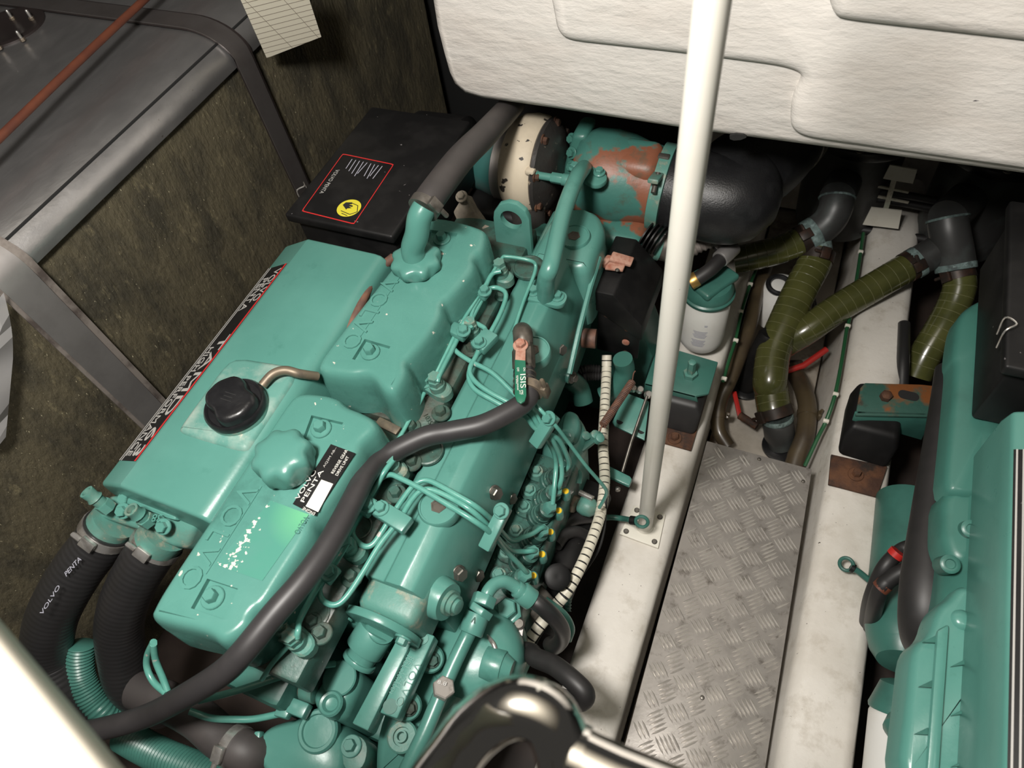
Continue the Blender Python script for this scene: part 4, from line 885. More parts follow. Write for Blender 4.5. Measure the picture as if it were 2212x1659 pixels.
part('elbow_rim', MB().tube([P(1690, 303, .376), P(1704, 287, .371)], .0925, 40, 1), 'steel_dull', exe)
# small cooler pipe with fins under the riser
for i in range(5):
    q = P(1392 + i * 9, 508 + i * 3, .36); part('bellows_fold', MB().lathe([(.02, 0), (.032, .001), (.032, .004), (.02, .005)], q, (1, -.25, -.3), 24), 'black', ris)
a, b = Q('C', 1690, 1190, .335), Q('C', 1860, 1230, .325); part('steel_pipe', MB().tube([a, b], .034, 28, 1), 'steel_dull', ris)
part('pipe_band', MB().tube([a.lerp(b, .2), a.lerp(b, .45)], .036, 28, 1), 'teal_worn', ris)
# dusty bracket behind the rear cover
part('rear_bracket', MB().prism([Q('C', 100, 950, .47), Q('C', 190, 800, .50), Q('C', 240, 900, .48), Q('C', 390, 1110, .44), Q('C', 330, 1140, .43), Q('C', 150, 1060, .45)], (0, .03, -.03)), 'gasket', eng, bev=.005)
bolt(eng, Q('C', 175, 830, .505), (0, -.5, 1), k='bolt', m='gasket'); bolt(eng, Q('C', 365, 1095, .45), (.5, -.5, 1), k='bolt', m='gasket')
part('turbo_pedestal', MB().obox(P(1090, 455, .33), XX, YY, ZZ, .16, .14, .10), 'black', eng, bev=.02, seg=3)
# ---- black folded guard with latch
yf_ = Q('H', 980, 690, .375).y; yb_ = Q('H', 1175, 150, .375).y
gpf = [Q('H', zx, zy, y=yf_) for zx, zy in ((770, 648), (980, 690), (1252, 982), (1195, 1330), (812, 1235))]
grd = part('belt_guard', MB().prism([gpf[0] , gpf[1], gpf[2], gpf[2] + Vector((0, 0, -.05)), gpf[0] + Vector((0, 0, -.05))], (0, yb_ - yf_, 0)), 'black', eng, bev=.004)
part('front_plate', MB().prism([gpf[0] + Vector((.012, .012, 0)), gpf[1] + Vector((0, .012, -.004)), gpf[2] + Vector((-.004, .012, -.004)), gpf[3] + YY * .012, gpf[4] + YY * .012], (0, .004, 0)), 'black', grd, bev=.001)
for zx, zy in ((920, 882), (1118, 928), (1112, 1012), (1098, 1225)): part('plate_hole', MB().lathe([(.0058, 0), (.0058, .001), (.003, .001)], Q('H', zx, zy, y=yf_ + .0115), -YY, 18), 'rust', grd)
part('plate_screw', MB().lathe([(.0085, 0), (.0078, .003), (.004, .0045)], Q('H', 1100, 1130, y=yf_ + .011), -YY, 18), 'pink_rust', grd)
lt = Q('H', 1030, 350, .40); 
sl = (gpf[2] - gpf[1]).normalized()
la = part('toggle_latch', MB().obox(Q('H', 1060, 350, .392), (1, .12, -.25), YY, (.25, 0, 1), .045, .024, .008), 'pink_rust', grd, bev=.003)
part('latch_hook', MB().obox(Q('H', 915, 370, .392), (.3, 1, 0), XX, ZZ, .03, .014, .012), 'pink_rust', la, bev=.003)
part('latch_base', MB().obox(Q('H', 1000, 420, .388), (1, .2, -.1), YY, ZZ, .036, .02, .006), 'pink_rust', la, bev=.002); part('latch_rivet', MB().lathe([(.0045, 0), (.003, .002), (.001, .0024)], Q('H', 1018, 450, .394), ZZ, 12), 'steel_dull', la)
part('guard_plate', MB().prism([Q('H', 845, 330, .40), Q('H', 800, 480, .40), Q('H', 555, 1440, .27), Q('H', 640, 1430, .20), Q('H', 730, 1180, .20), Q('H', 830, 700, .30)], (-.004, 0, 0)), 'teal_dark', eng, bev=.001)
part('guard_strap', MB().tube([Q('H', 848, 330, .43), Q('H', 760, 620, .41), Q('H', 660, 1010, .37), Q('H', 565, 1430, .33)], .0055, 6, 1), 'teal', eng)
for k0, k1, r, m in (((745, 790), (690, 800), .013, 'teal'), ((690, 1090), (820, 1100), .020, 'spring'), ((580, 1460), (500, 1430), .014, 'teal')):
    part('spacer', MB().tube([Q('H', *k0, .29), Q('H', *k1, .29)], r, 20, 1), m, eng, bev=.001)
for zx, zy in ((760, 795), (590, 1465), (700, 675)): bolt(eng, Q('H', zx, zy, .285), (1, -.3, .3), k='bolt', m='steel_dull')
# ---- oil filter
fb = P(1513, 733, .03); tz_ = P(1535, 632, y=fb.y).z
flt = part('oil_filter', MB().lathe([(.03, 0), (.046, .003), (.052, .014), (.053, .03), (.053, tz_ - .03), (.051, tz_ - .026)], fb, ZZ, 44), 'filter_white', eng, ang=50, label='white spin-on oil filter')
part('filter_head', MB().lathe([(.055, -.004), (.058, 0), (.058, .007), (.054, .010), (.054, .022), (.046, .034), (.02, .040), (.005, .04)], (fb.x, fb.y, tz_ - .002), ZZ, 44), 'teal_dark', flt, ang=40)
part('head_rib', MB().obox((fb.x + .012, fb.y, tz_ + .034), (.6, 1, 0), (1, -.6, 0), ZZ, .10, .05, .02), 'teal_dark', flt, bev=.008, seg=3)
def fprint(th, z, w, hgt, rows):
    for r in range(rows):
        pts = []
        for i in range(5):
            t = th + (i / 4 - .5) * w * (1 - .12 * ((r * 7) % 3)); pts.append(t)
        v0 = [Vector((fb.x + .0534 * math.sin(t), fb.y - .0534 * math.cos(t), z - r * hgt)) for t in pts]; v1 = [v + ZZ * hgt * .55 for v in v0]
        part('print_line', MB().add(v0 + v1, [(i, i + 1, i + 6, i + 5) for i in range(4)]), 'print_grey', flt)
zz0 = tz_ - .028
fprint(.05, zz0 - .052, .62, .0042, 6); fprint(.02, zz0 - .083, .62, .0042, 6); fprint(.25, zz0 - .028, .14, .004, 2)
# ---- engine mount on the left stringer
mb0 = P(1499, 958, .002); 
mnt = part('engine_mount', MB().box((-.158, .80, .001), (-.066, .985, .008)), 'rust', eng, bev=.001)
part('mount_rubber', MB().prism([(-.158, .835, .008), (-.068, .835, .008), (-.064, .86, .055), (-.075, .875, .075), (-.155, .875, .075), (-.162, .86, .055)], (0, .13, 0)), 'rubber_matt', mnt, bev=.01, seg=3)
bolt(mnt, (-.108, .818, .008), k='big', m='rust')
part('mount_bracket', MB().prism([(-.20, .885, .088), (-.085, .885, .088), (-.06, .90, .088), (-.06, .99, .088), (-.20, 1.0, .088)], (0, 0, .008)), 'teal_dark', mnt, bev=.002)
part('mount_flange', MB().prism([(-.20, .885, .095), (-.085, .885, .095), (-.075, .885, .06), (-.20, .885, .04)], (0, .006, 0)), 'teal_dark', mnt, bev=.001)
part('mount_stud', MB().lathe([(.016, 0), (.016, .012), (.009, .012), (.009, .05), (.006, .052)], (-.11, .935, .096), ZZ, 6), 'teal_worn', mnt)
# ---- throttle bracket, rod and spring
zq_ = .13
tbp = part('throttle_bracket', MB().prism([Q('M', 1790, 270, zq_), Q('M', 1985, 345, zq_), Q('M', 1945, 672, zq_ - .02), Q('M', 1690, 552, zq_ - .02), Q('M', 1668, 520, zq_ - .02)], (0, 0, -.005)), 'teal', eng, bev=.001)
for zx, zy in ((1735, 514), (1918, 596)): part('bracket_hole', MB().lathe([(.0075, 0), (.0075, .0008), (.003, .0008)], Q('M', zx, zy, zq_ - .0172), ZZ, 20), 'black_matt', tbp)
part('throttle_rod', MB().tube([Q('M', 1965, 300, .16), Q('M', 1830, 690, .125), Q('M', 1755, 945, .10)], .0032, 10, 1), 'steel_dull', tbp)
for zx, zy in ((1970, 290), (1900, 250), (1840, 240)): part('rod_end', MB().lathe([(.008, 0), (.0095, .006), (.006, .014)], Q('M', zx, zy, .15), (.3, -.3, 1), 12), 'steel', tbp)
part('lower_bracket', MB().prism([Q('M', 1640, 890, .09), Q('M', 1820, 980, .09), Q('M', 1840, 1005, .09), Q('M', 1815, 1065, .09), Q('M', 1640, 985, .09)], (0, 0, -.012)), 'teal', tbp, bev=.003)
bolt(tbp, Q('M', 1715, 1085, .07), (.3, -1, .2), k='small', m='steel')
a, b = Q('M', 1840, 175, .20), Q('M', 1590, 545, .22)
sp = [a.lerp(b, i / 180) for i in range(181)]; u, v, w = frame(b - a)
coil = [a.lerp(b, i / 420) + (u * math.cos(i * .47) + v * math.sin(i * .47)) * .0068 for i in range(421)]
spr = part('return_spring', MB().tube(coil, .0016, 5, 1), 'spring', eng); part('spring_core', MB().tube([a, b], .0056, 12, 1), 'spring', spr)
part('spring_hook', MB().tube([b, b + (b - a) * .06, Q('M', 1560, 610, .215)], .0016, 8, 4), 'spring', spr); part('spring_hook', MB().tube([a, Q('M', 1850, 110, .20), Q('M', 1865, 85, .2)], .0014, 8, 4), 'spring', spr)
# linkage near the governor
part('lever_link', MB().bar(Q('M', 1400, 760, .225), Q('M', 1580, 620, .225), .013, .010), 'teal_dark', gov, bev=.002)
for zx, zy in ((1440, 640), (1520, 630), (1560, 660)): part('link_pin', MB().lathe([(.009, -.01), (.009, .004), (.006, .006)], Q('M', zx, zy, .235), (.5, 0, 1), 14), 'teal_worn', gov)
part('stop_arm', MB().tube([Q('M', 1330, 930, .20), Q('M', 1380, 960, .19), Q('M', 1375, 1040, .18)], .008, 12, 4), 'teal', gov)
# solenoid, starter and senders beside the pump
part('starter_motor', MB().tube([(-.255, .30, .04), (-.245, .62, .04)], .052, 28, 1), 'black', eng, bev=.004)
part('solenoid', MB().tube([P(1215, 1245, .13), P(1250, 1160, .10)], .03, 24, 1), 'black', eng, bev=.003)
kn = Q('N', 1110, 725, .19); part('stop_knob', MB().lathe([(.02, -.05), (.021, -.012), (.0235, -.008), (.0235, .004), (.018, .007), (.004, .006)], kn, (.35, -.25, 1), 28), 'black', eng)
sn_ = part('sender_unit', MB().lathe([(.017, 0), (.020, .012), (.018, .026), (.010, .034), (.003, .036)], Q('M', 1400, 1220, .14), (1, -.15, .2), 24), 'teal_worn', eng)
part('sender_hex', MB().lathe([(.0185, 0), (.0185, .022)], Q('M', 1285, 1185, .15), (1, -.3, .1), 6), 'brass_dull', sn_, bev=.001); part('sender_terminal', MB().lathe([(.006, 0), (.006, .03)], Q('M', 1390, 1120, .16), (1, -.2, .1), 10), 'steel', sn_)
part('silver_motor', MB().tube([Q('N', 1020, 900, .12), Q('N', 820, 1080, .12)], .035, 24, 1), 'steel_dull', eng, bev=.004)
part('pulley_guard', MB().tube([Q('N', 980, 960, .19), Q('N', 1150, 1090, .18), Q('N', 1215, 1210, .165), Q('N', 1190, 1310, .15)], .011, 12, 6), 'teal', eng)
for l in ([('H', 560, 1470, .20), ('H', 660, 1560, .16), ('H', 700, 1700, .13)], [('H', 1070, 1290, .20), ('H', 1090, 1400, .16), ('H', 1010, 1560, .12), ('H', 880, 1640, .10)]):
    part('coolant_pipe', MB().tube(pth(l), .021, 20, 6), 'teal_dark', eng)
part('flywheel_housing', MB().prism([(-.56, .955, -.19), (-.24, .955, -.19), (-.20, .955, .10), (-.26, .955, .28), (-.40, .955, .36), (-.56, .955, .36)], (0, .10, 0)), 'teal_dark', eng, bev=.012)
# small bits on the left front: grey return pipes
part('vent_pipe', MB().tube([P(850, 556, .545), P(812, 592, .545), P(772, 672, .545), P(742, 735, .53), P(735, 760, .50)], .0085, 14), 'spring', eng)
# looped green pipes ahead of the front cover
for l in ([('J', 1310, 540, .40), ('J', 1260, 650, .37), ('J', 1255, 760, .35), ('J', 1310, 880, .34), ('J', 1420, 980, .34)], [('J', 1310, 560, .40), ('J', 1330, 700, .37), ('J', 1390, 850, .35), ('J', 1430, 960, .34)], [('J', 1700, 1040, .38), ('J', 1900, 990, .385), ('O', 100, 980, .385), ('O', 400, 880, .38), ('O', 700, 795, .37), ('O', 880, 765, .35)], [('J', 1620, 1130, .33), ('J', 1800, 1190, .32), ('J', 2000, 1200, .315), ('O', 200, 1235, .31), ('O', 420, 1190, .31)]):
    part('small_pipe', MB().tube(pth(l), .0052, 10, 5), 'teal_pipe', eng)
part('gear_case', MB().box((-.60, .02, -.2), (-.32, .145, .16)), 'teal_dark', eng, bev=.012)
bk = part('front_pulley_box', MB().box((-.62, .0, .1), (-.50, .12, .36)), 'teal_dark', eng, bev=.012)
# ================================================================== black control box aft of the expansion tank
def control_box(dx, label, full=True):
    zt_ = .56; fl, fr = Q('B', 200, 952, zt_), Q('B', 1045, 1165, zt_)
    x0, x1, y0 = (fl.x + .002), fr.x, (fl.y + fr.y) / 2; y1 = y0 + .34
    o = thing('control_box', (x0 + dx + .12, y0 + .17, .41), label, 'electrical box', 'black control boxes')
    S = lambda m: m
    part('body', MB().box((x0 + .012 + dx, y0 + .012, .412), (x1 - .008 + dx, y1, .546)), 'black', o, bev=.006)
    lid = part('lid', MB().box((x0 + dx, y0, .540), (x1 + dx, y1 + .01, zt_)), 'black', o, bev=.005, seg=3)
    # clips
    for X, yq in ((x0 + dx, y0 + .07), (x1 + dx, y0 + .13)):
        part('wire_clip', MB().tube([(X, yq - .012, .53), (X - .004, yq - .012, zt_ + .006), (X + .008, yq, zt_ + .012), (X - .004, yq + .014, zt_ + .006), (X, yq + .014, .53)], .0014, 8, 5), 'steel', o)
    if full:
        z1 = zt_ + .0006; c = [Q('B', a, b, z1) for a, b in ((665, 485), (1075, 570), (755, 1050), (335, 945))]
        cen = sum(c, Vector()) / 4; rd = []
        for i in range(4):
            p0, p1, p2 = c[i - 1], c[i], c[(i + 1) % 4]
            rd += [p1.lerp(p0, .05), p1.lerp(p0, .012).lerp(p1.lerp(p2, .012), .5), p1.lerp(p2, .05)]
        inner = [cen + (p - cen) * .972 for p in rd]
        n = len(rd); part('label_border', MB().add(rd + inner, [(i, (i + 1) % n, n + (i + 1) % n, n + i) for i in range(n)]), 'red_ink', lid, label='red printed border')
        yd = -(c[3] - c[0]).normalized()
        text('lettering', 'VOLVO PENTA', Q('B', 612, 612, z1), -yd, XX, (Q('B', 612, 612, z1) - Q('B', 470, 800, z1)).length, .0085, 'ink_grey', lid, .0002)
        for i in range(9):
            a0 = Q('B', 740 + i * 30, 530 + i * 7, z1); a1 = Q('B', 740 + i * 30 - 50 - (i * 37 % 30), 530 + i * 7 + 75 + (i * 53 % 40), z1)
            part('print_line', MB().bar(a0, a1, .0016, .0003), 'print_grey', lid)
        yc_ = Q('B', 715, 920, z1)
        dk = part('warning_disc', MB().lathe([(.0235, 0), (.0235, .0004)], yc_, ZZ, 36), 'yellow', lid, label='yellow round warning sticker with a hand')
        H_ = lambda a, b: Q('B', a, b, z1 + .0008)
        part('hand_symbol', MB().prism([H_(665, 895), H_(690, 875), H_(740, 875), H_(740, 888), H_(712, 892), H_(745, 900), H_(742, 910), H_(712, 906), H_(735, 920), H_(700, 922), H_(692, 932)], (0, 0, .0003)), 'ink_dark', dk)
        for ln in ((H_(740, 880), H_(785, 900)), (H_(785, 900), H_(780, 950)), (H_(780, 950), H_(720, 970)), (H_(650, 940), H_(720, 970)), (H_(655, 960), H_(700, 980))): part('symbol_line', MB().bar(ln[0], ln[1], .0014, .0003), 'ink_dark', dk)
    return o
control_box(0, 'black control box with red-bordered label and yellow hand sticker behind the left engine')
# ================================================================== hoses and loose items round the left engine
def hose(name, pts, r, m, label, cat='hose', n=20, sub=8, rf=None, step=None, clamps=(), group=None, root=None):
    pts = [Vector(p) for p in pts]
    o = thing(name, root or min(pts, key=lambda p: p.z) - ZZ * r, label, cat, group)
    part('tube', MB().tube(pts, r, n, sub, rf=rf, step=step), m, o, ang=60)
    sp_ = spline(pts, sub)
    for t, mm, side in clamps:
        i = min(max(1, int(t * (len(sp_) - 1))), len(sp_) - 2)
        clamp(o, sp_[i], sp_[i + 1] - sp_[i - 1], r + .0005, mm, side=side, w=.026 if mm == 'clamp_dark' else .015)
    return o
h1 = hose('coolant_hose', [Q('I', 880, 580, .452), Q('I', 800, 690, .435), Q('I', 650, 880, .41), Q('I', 500, 1120, .375), Q('I', 400, 1350, .33), Q('I', 380, 1600, .27), Q('J', 520, 900, .22), Q('J', 640, 1080, .17), Q('J', 760, 1260, .12)], .0395, 'rubber',
     'thick black coolant hose nearest the fuel tank, white lettering on it', clamps=((.055, 'steel', (.5, -.5, 1)),), n=30, rf=lambda L, t: .0395 + .00016 * math.sin(L * 660), step=.0012, group='coolant hoses at the front of the left engine')
text('lettering', 'VOLVO', Q('I', 335, 1290, .425), Q('I', 450, 1110, .44) - Q('I', 335, 1290, .425), Q('I', 300, 1200, .41) - Q('I', 330, 1230, .41), .05, .007, 'print_grey', h1, .0004)
text('lettering', 'PENTA', Q('I', 530, 980, .448), Q('I', 620, 880, .462) - Q('I', 530, 980, .448), Q('I', 300, 1200, .41) - Q('I', 330, 1230, .41), .04, .008, 'print_grey', h1, .0004)
h2 = hose('coolant_hose', [Q('I', 1280, 680, .445), Q('I', 1190, 800, .43), Q('I', 1080, 980, .40), Q('I', 990, 1180, .36), Q('I', 950, 1380, .31), Q('I', 970, 1600, .255), Q('J', 1100, 880, .20), Q('J', 1260, 1020, .15), Q('J', 1400, 1100, .10)], .0375, 'rubber',
     'thick black coolant hose beside the front valve cover', clamps=((.055, 'steel', (.5, -.5, 1)),), n=30, rf=lambda L, t: .0375 + .00016 * math.sin(L * 660), step=.0012, group='coolant hoses at the front of the left engine')
for hh, pts in ((h1, (('I', 930, 520), ('I', 860, 600))), (h2, (('I', 1330, 620), ('I', 1260, 700)))):
    part('pipe_neck', MB().tube([Q(*pts[0], .462), Q(*pts[1], .448)], .0365, 28, 1), 'teal_worn', hs)
corr = lambda R, p, a: (lambda L, t: R + a * math.sin(2 * math.pi * L / p))
hose('corrugated_hose', [Q('J', 690, 560, .27), Q('J', 680, 700, .25), Q('J', 700, 860, .225), Q('J', 780, 1020, .20), Q('J', 880, 1130, .18), Q('J', 990, 1200, .15)], .022, 'teal_dark', 'green corrugated hose squeezed between the two black coolant hoses', rf=corr(.0215, .0062, .0011), step=.00155, n=22)
hose('corrugated_hose', [Q('J', 1060, 1340, .21), Q('J', 1200, 1420, .22), Q('J', 1400, 1520, .23), Q('J', 1600, 1600, .235), Q('J', 1900, 1720, .24)], .024, 'teal_dark', 'green corrugated hose at the bottom left below the long black hose', rf=corr(.0245, .0062, .0011), step=.00155, n=22)
hose('grey_hose', [Q('J', 1180, 950, .26), Q('J', 1450, 1060, .27), Q('J', 1700, 1200, .28), Q('J', 1900, 1370, .28), Q('J', 2100, 1480, .28), Q('O', 260, 1560, .25)], .030, 'hose_grey', 'fat grey-brown hose clipped to the water pump', clamps=((.72, 'steel', (.2, -.5, 1)),))
bh = hose('breather_hose', [Q('B', 1310, 925, .664), Q('B', 1400, 790, .668), Q('B', 1600, 530, .650), Q('B', 1780, 350, .622), Q('B', 1930, 190, .585), Q('B', 2030, 80, .55)], .0245, 'hose_grey', 'dark grey breather hose rising from the rear valve cover', clamps=((.03, 'steel_dull', (1, 0, .6)),), root=Q('B', 1310, 925, .62))
# long black hose with green-handled ball valve
lh_pts = [Q('G', 1810, 1400, .505), Q('M', 960, 250, .505), Q('M', 930, 340, .503), Q('M', 800, 430, .503), Q('M', 560, 545, .503), Q('M', 300, 600, .502), Q('M', 60, 650, .500), Q('L', 1000, 320, .502), Q('L', 860, 450, .520), Q('L', 760, 640, .540), Q('L', 640, 870, .552), Q('L', 500, 1100, .560), Q('L', 330, 1330, .565), Q('L', 120, 1570, .565), Q('J', 2080, 620, .555), Q('J', 1900, 800, .53), Q('J', 1600, 990, .48), Q('J', 1300, 1150, .39), Q('J', 1000, 1250, .35), Q('J', 650, 1320, .31), Q('J', 350, 1330, .27), P(-40, 1590, .20), P(-220, 1640, .08), P(-330, 1700, -.10)]
lh = hose('drain_hose', lh_pts, .0165, 'rubber_soft', 'long black hose snaking from the green-handled valve across the engine', sub=8, n=18)
bv = thing('ball_valve', Q('G', 1810, 1120, .46), 'brass ball valve with a green lever handle lettered ISIS', 'valve')
part('body', MB().lathe([(.0165, 0), (.0165, .012), (.019, .014), (.019, .045), (.0165, .047), (.0165, .065)], Q('G', 1815, 1330, .505), Q('G', 1805, 1010, .515) - Q('G', 1815, 1330, .505), 8), 'valve_body', bv, bev=.001)
part('elbow', MB().tube([Q('G', 1808, 1080, .512), Q('G', 1805, 1010, .517), Q('G', 1800, 985, .50), Q('G', 1800, 990, .455)], .0165, 20, 6), 'valve_body', bv)
part('hose_tail', MB().tube([Q('G', 1815, 1300, .506), Q('G', 1825, 1430, .505)], .0178, 20, 1, rf=None), 'rubber', bv)
for i in range(4): part('ferrule_ring', MB().ring(Q('G', 1820, 1330 + i * 42, .505), Q('G', 1825, 1430, .505) - Q('G', 1815, 1300, .506), .0172, .0018, 24, 6), 'valve_body', bv)
zh = .532
hd = [Q('G', 1742, 1215, zh), Q('G', 1828, 1222, zh), Q('G', 1835, 1500, zh), Q('G', 1822, 1545, zh), Q('G', 1790, 1565, zh), Q('G', 1760, 1548, zh), Q('G', 1742, 1500, zh)]
hdl = part('lever_handle', MB().prism(hd, (0, 0, .004)), 'ball_handle', bv, bev=.0012, label='flat green lever')
part('lever_neck', MB().prism([Q('G', 1750, 1100, zh - .006), Q('G', 1830, 1105, zh - .006), Q('G', 1826, 1225, zh), Q('G', 1744, 1218, zh)], (0, 0, .003)), 'pink_rust', bv, bev=.001)
bolt(bv, Q('G', 1787, 1095, zh - .003), k='bolt', m='pink_rust', name='handle_nut')
xd_ = Q('G', 1790, 1480, zh) - Q('G', 1785, 1260, zh)
for s, zx, zy, L, h in (('ISIS', 1783, 1322, .026, .0085), ('ON', 1808, 1268, .007, .0034), ('OFF', 1757, 1268, .008, .0034), ('STF', 1775, 1450, .008, .006), ('WORKING PRESSURE', 1757, 1330, .028, .0022), ('10 BAR', 1750, 1335, .015, .0018)):
    text('lettering', s, Q('G', zx, zy, zh + .0044), xd_, XX, L, h, 'ink_white', hdl, .0003)
clamp(bv, Q('M', 985, 235, .505), (0, -1, .0), .0185, 'brass_dull', side=(1, 0, .2))
# small black hose loops at the pump
hose('fuel_hose', [Q('N', 850, 925, .312), Q('N', 960, 1000, .305), Q('N', 1080, 1110, .28), Q('N', 1150, 1220, .245), Q('N', 1150, 1310, .20), Q('N', 1090, 1380, .16), Q('N', 1040, 1360, .13)], .0135, 'rubber', 'short black fuel hose curling down beside the injection pump')
hose('drain_hose', [Q('N', 720, 1420, .22), Q('N', 860, 1440, .23), Q('Q', 1060, 430, .25), Q('Q', 1200, 490, .27), Q('Q', 1330, 590, .285), Q('Q', 1430, 690, .285), Q('Q', 1430, 750, .27), Q('Q', 1350, 770, .25), Q('Q', 1180, 720, .20)], .0155, 'rubber_matt', 'black hose bent back over the near end of the left stringer')
hose('black_hose', [Q('M', 1140, 1640, .13), Q('M', 1180, 1500, .13), Q('M', 1300, 1360, .12), Q('M', 1480, 1320, .10)], .014, 'rubber_matt', 'curved grey-black hose under the row of yellow-marked screws')
hose('black_hose', [Q('N', 1100, 430, .16), Q('N', 1180, 330, .15), Q('N', 1290, 300, .14), Q('N', 1400, 350, .12)], .0115, 'rubber_matt', 'thin black hose arching behind the white wrapped cable loom')
hose('corrugated_hose', [Q('N', 1215, 380, .10), Q('N', 1220, 500, .09), Q('N', 1215, 620, .08), Q('N', 1195, 1050, .05)], .008, 'teal_dark', 'thin green corrugated conduit beside the white wrapped loom', rf=corr(.0085, .006, .0012), step=.0015, n=14)
for i, l in enumerate(([('H', 640, 1420, .16), ('H', 720, 1385, .165), ('H', 860, 1390, .16)], [('H', 660, 1490, .15), ('H', 740, 1455, .155), ('H', 880, 1450, .15)])):
    hose('corrugated_conduit', pth(l), .009, 'rubber_matt', ('upper' if i == 0 else 'lower') + ' of two black corrugated conduits behind the white loom', rf=corr(.0095, .006, .0013), step=.0015, n=14)
# white wrapped loom: split wrap of short collars round a dark core
lm_pts = [Q('H', 920, 1250, .19), Q('M', 1620, 100, .17), Q('M', 1605, 400, .16), Q('M', 1590, 700, .155), Q('M', 1605, 1000, .15), Q('M', 1580, 1240, .15), Q('N', 1480, 250, .16), Q('N', 1360, 560, .165), Q('N', 1210, 850, .16), Q('N', 1080, 1010, .15), Q('N', 900, 1240, .14), Q('N', 800, 1400, .13), Q('N', 740, 1600, .12)]
lm = thing('wiring_loom', Q('N', 740, 1600, .10), 'white split-wrapped cable loom running down beside the injection pump', 'cable loom')
part('core', MB().tube(lm_pts, .0088, 12, 6), 'black_matt', lm)
lp_ = resample(spline(lm_pts, 10), .0135)
cm = MB()
for i in range(len(lp_) - 1):
    a, b = lp_[i], lp_[i + 1]; d = (b - a)
    cm = MB().tube([a + d * .06, a + d * .86], .0108, 14, 1)
    o_ = part('wrap_collar', cm, 'loom', lm)
tw = [Q('M', 1620, 1100, .17), Q('M', 1610, 1300, .15), Q('N', 1545, 300, .14), Q('N', 1480, 500, .13), Q('N', 1300, 760, .12), Q('N', 1100, 1050, .11), Q('N', 960, 1250, .10), Q('N', 880, 1400, .09)]
hose('thin_cable', tw, .0028, 'black_matt', 'thin black cable following the white wrapped loom', 'cable', 8)
# dipstick with a loop grip over the pole foot
def dipstick(pts, ring_c, ring_ax, label, r=.006):
    o = thing('dipstick', min(pts, key=lambda p: p.z), label, 'dipstick', 'engine dipsticks')
    part('tube', MB().tube(pts, r, 12, 4), 'teal_dark', o)
    part('grip_loop', MB().ring(ring_c, ring_ax, .012, .0036, 24, 8), 'teal_dark', o)
    part('stopper', MB().tube([pts[-1], pts[-1].lerp(ring_c, .45)], .009, 14, 1), 'black', o)
    return o
dipstick([Q('N', 1400, 200, .03), Q('N', 1580, 165, .045), Q('N', 1720, 175, .05), Q('N', 1800, 190, .085)], Q('N', 1905, 205, .095), (.1, -.8, .55), 'green dipstick with a loop grip lying over the white pole foot')
dipstick([Q('T', 660, 1010, .02), Q('T', 560, 930, .03), Q('T', 500, 880, .035), Q('T', 450, 850, .038)], Q('T', 370, 800, .04), (-.3, -.6, .8), 'green dipstick with a loop grip above the right stringer')
# fuel filter hoses and brass at the left oil filter
hf = hose('fuel_hose', [Q('D', 240, 985, .26), Q('D', 300, 950, .27), Q('D', 370, 900, .28), Q('D', 430, 840, .285), Q('D', 470, 800, .285)], .0155, 'rubber_matt', 'short black hose with a brass ferrule above the white oil filter')
part('brass_ferrule', MB().tube([Q('D', 245, 982, .26), Q('D', 290, 955, .268)], .017, 20, 1), 'brass', hf, bev=.001)
part('grey_union', MB().tube([Q('D', 420, 845, .285), Q('D', 500, 770, .285)], .019, 20, 1), 'strap', hf, bev=.002)
hose('corrugated_conduit', [Q('D', 230, 800, .26), Q('D', 300, 760, .27), Q('D', 390, 725, .28), Q('D', 440, 700, .28)], .017, 'strap_pad', 'short grey corrugated conduit under the black exhaust elbow', rf=corr(.0165, .012, .0016), step=.002, n=18)
hose('grey_pipe', [Q('D', 390, 780, .26), Q('D', 430, 740, .27), Q('D', 440, 690, .29)], .018, 'strap', 'short pale grey pipe end beside the black exhaust elbow', 'pipe')
# ================================================================== seawater strainers and bilge plumbing
def strainer(cpx, z, ytop, label, bolts):
    c = P(*cpx, y=1.70); c.z = -.06
    o = thing('seawater_strainer', c, label, 'strainer', 'black seawater strainers')
    part('bowl', MB().lathe([(.07, 0), (.105, .012), (.112, .10), (.115, .26), (.118, .30)], c, ZZ, 36), 'elbow_bronze', o)
    part('lid', MB().lathe([(.135, .30), (.138, .305), (.138, .325), (.12, .335), (.03, .34)], c, ZZ, 40), 'black_gloss', o)
    for t in range(6):
        a = t * math.pi / 3 + .5; bolt(o, c + Vector((math.cos(a) * .125, math.sin(a) * .125, .325)), k='bolt', m='steel_dull', name='lid_nut')
    return o, c
sA, cA = strainer((1815, 430), .16, 0, 'black seawater strainer nearer the exhaust elbow', 4)
sB, cB = strainer((2075, 490), .16, 0, 'black seawater strainer at the upper right corner', 4)
def gh(name, pts, r, label, m='hose_green', clamps=(), root=None):
    o = hose(name, pts, r, m, label, n=26, sub=8, clamps=clamps, group='green ribbed seawater hoses', root=root)
    sp = resample(spline([Vector(p) for p in pts], 10), .0225); mb = MB()
    for i in range(1, len(sp) - 1): 
        part('stiffening_ring', MB().ring(sp[i], sp[i + 1] - sp[i - 1], r - .0002, .0008, 24, 6), 'hose_green_line', o)
    return o
def elbow(o, pts, r, collar=True):
    e = part('elbow', MB().tube(pts, r, 28, 8), 'elbow_bronze', o)
    sp = spline(pts, 8)
    part('verdigris_end', MB().tube([sp[-9], sp[-1]], r * 1.03, 28, 1), 'verdigris', e, bev=.002)
    part('elbow_rim', MB().ring(sp[0].lerp(sp[1], .5), sp[1] - sp[0], r * 1.02, .003, 28, 6), 'verdigris', e)
e1 = [Q('D', 1110, 480, .17), Q('D', 1100, 545, .155), Q('D', 1060, 620, .13), Q('D', 990, 680, .11), Q('D', 930, 715, .10)]
elbow(sA, e1, .040)
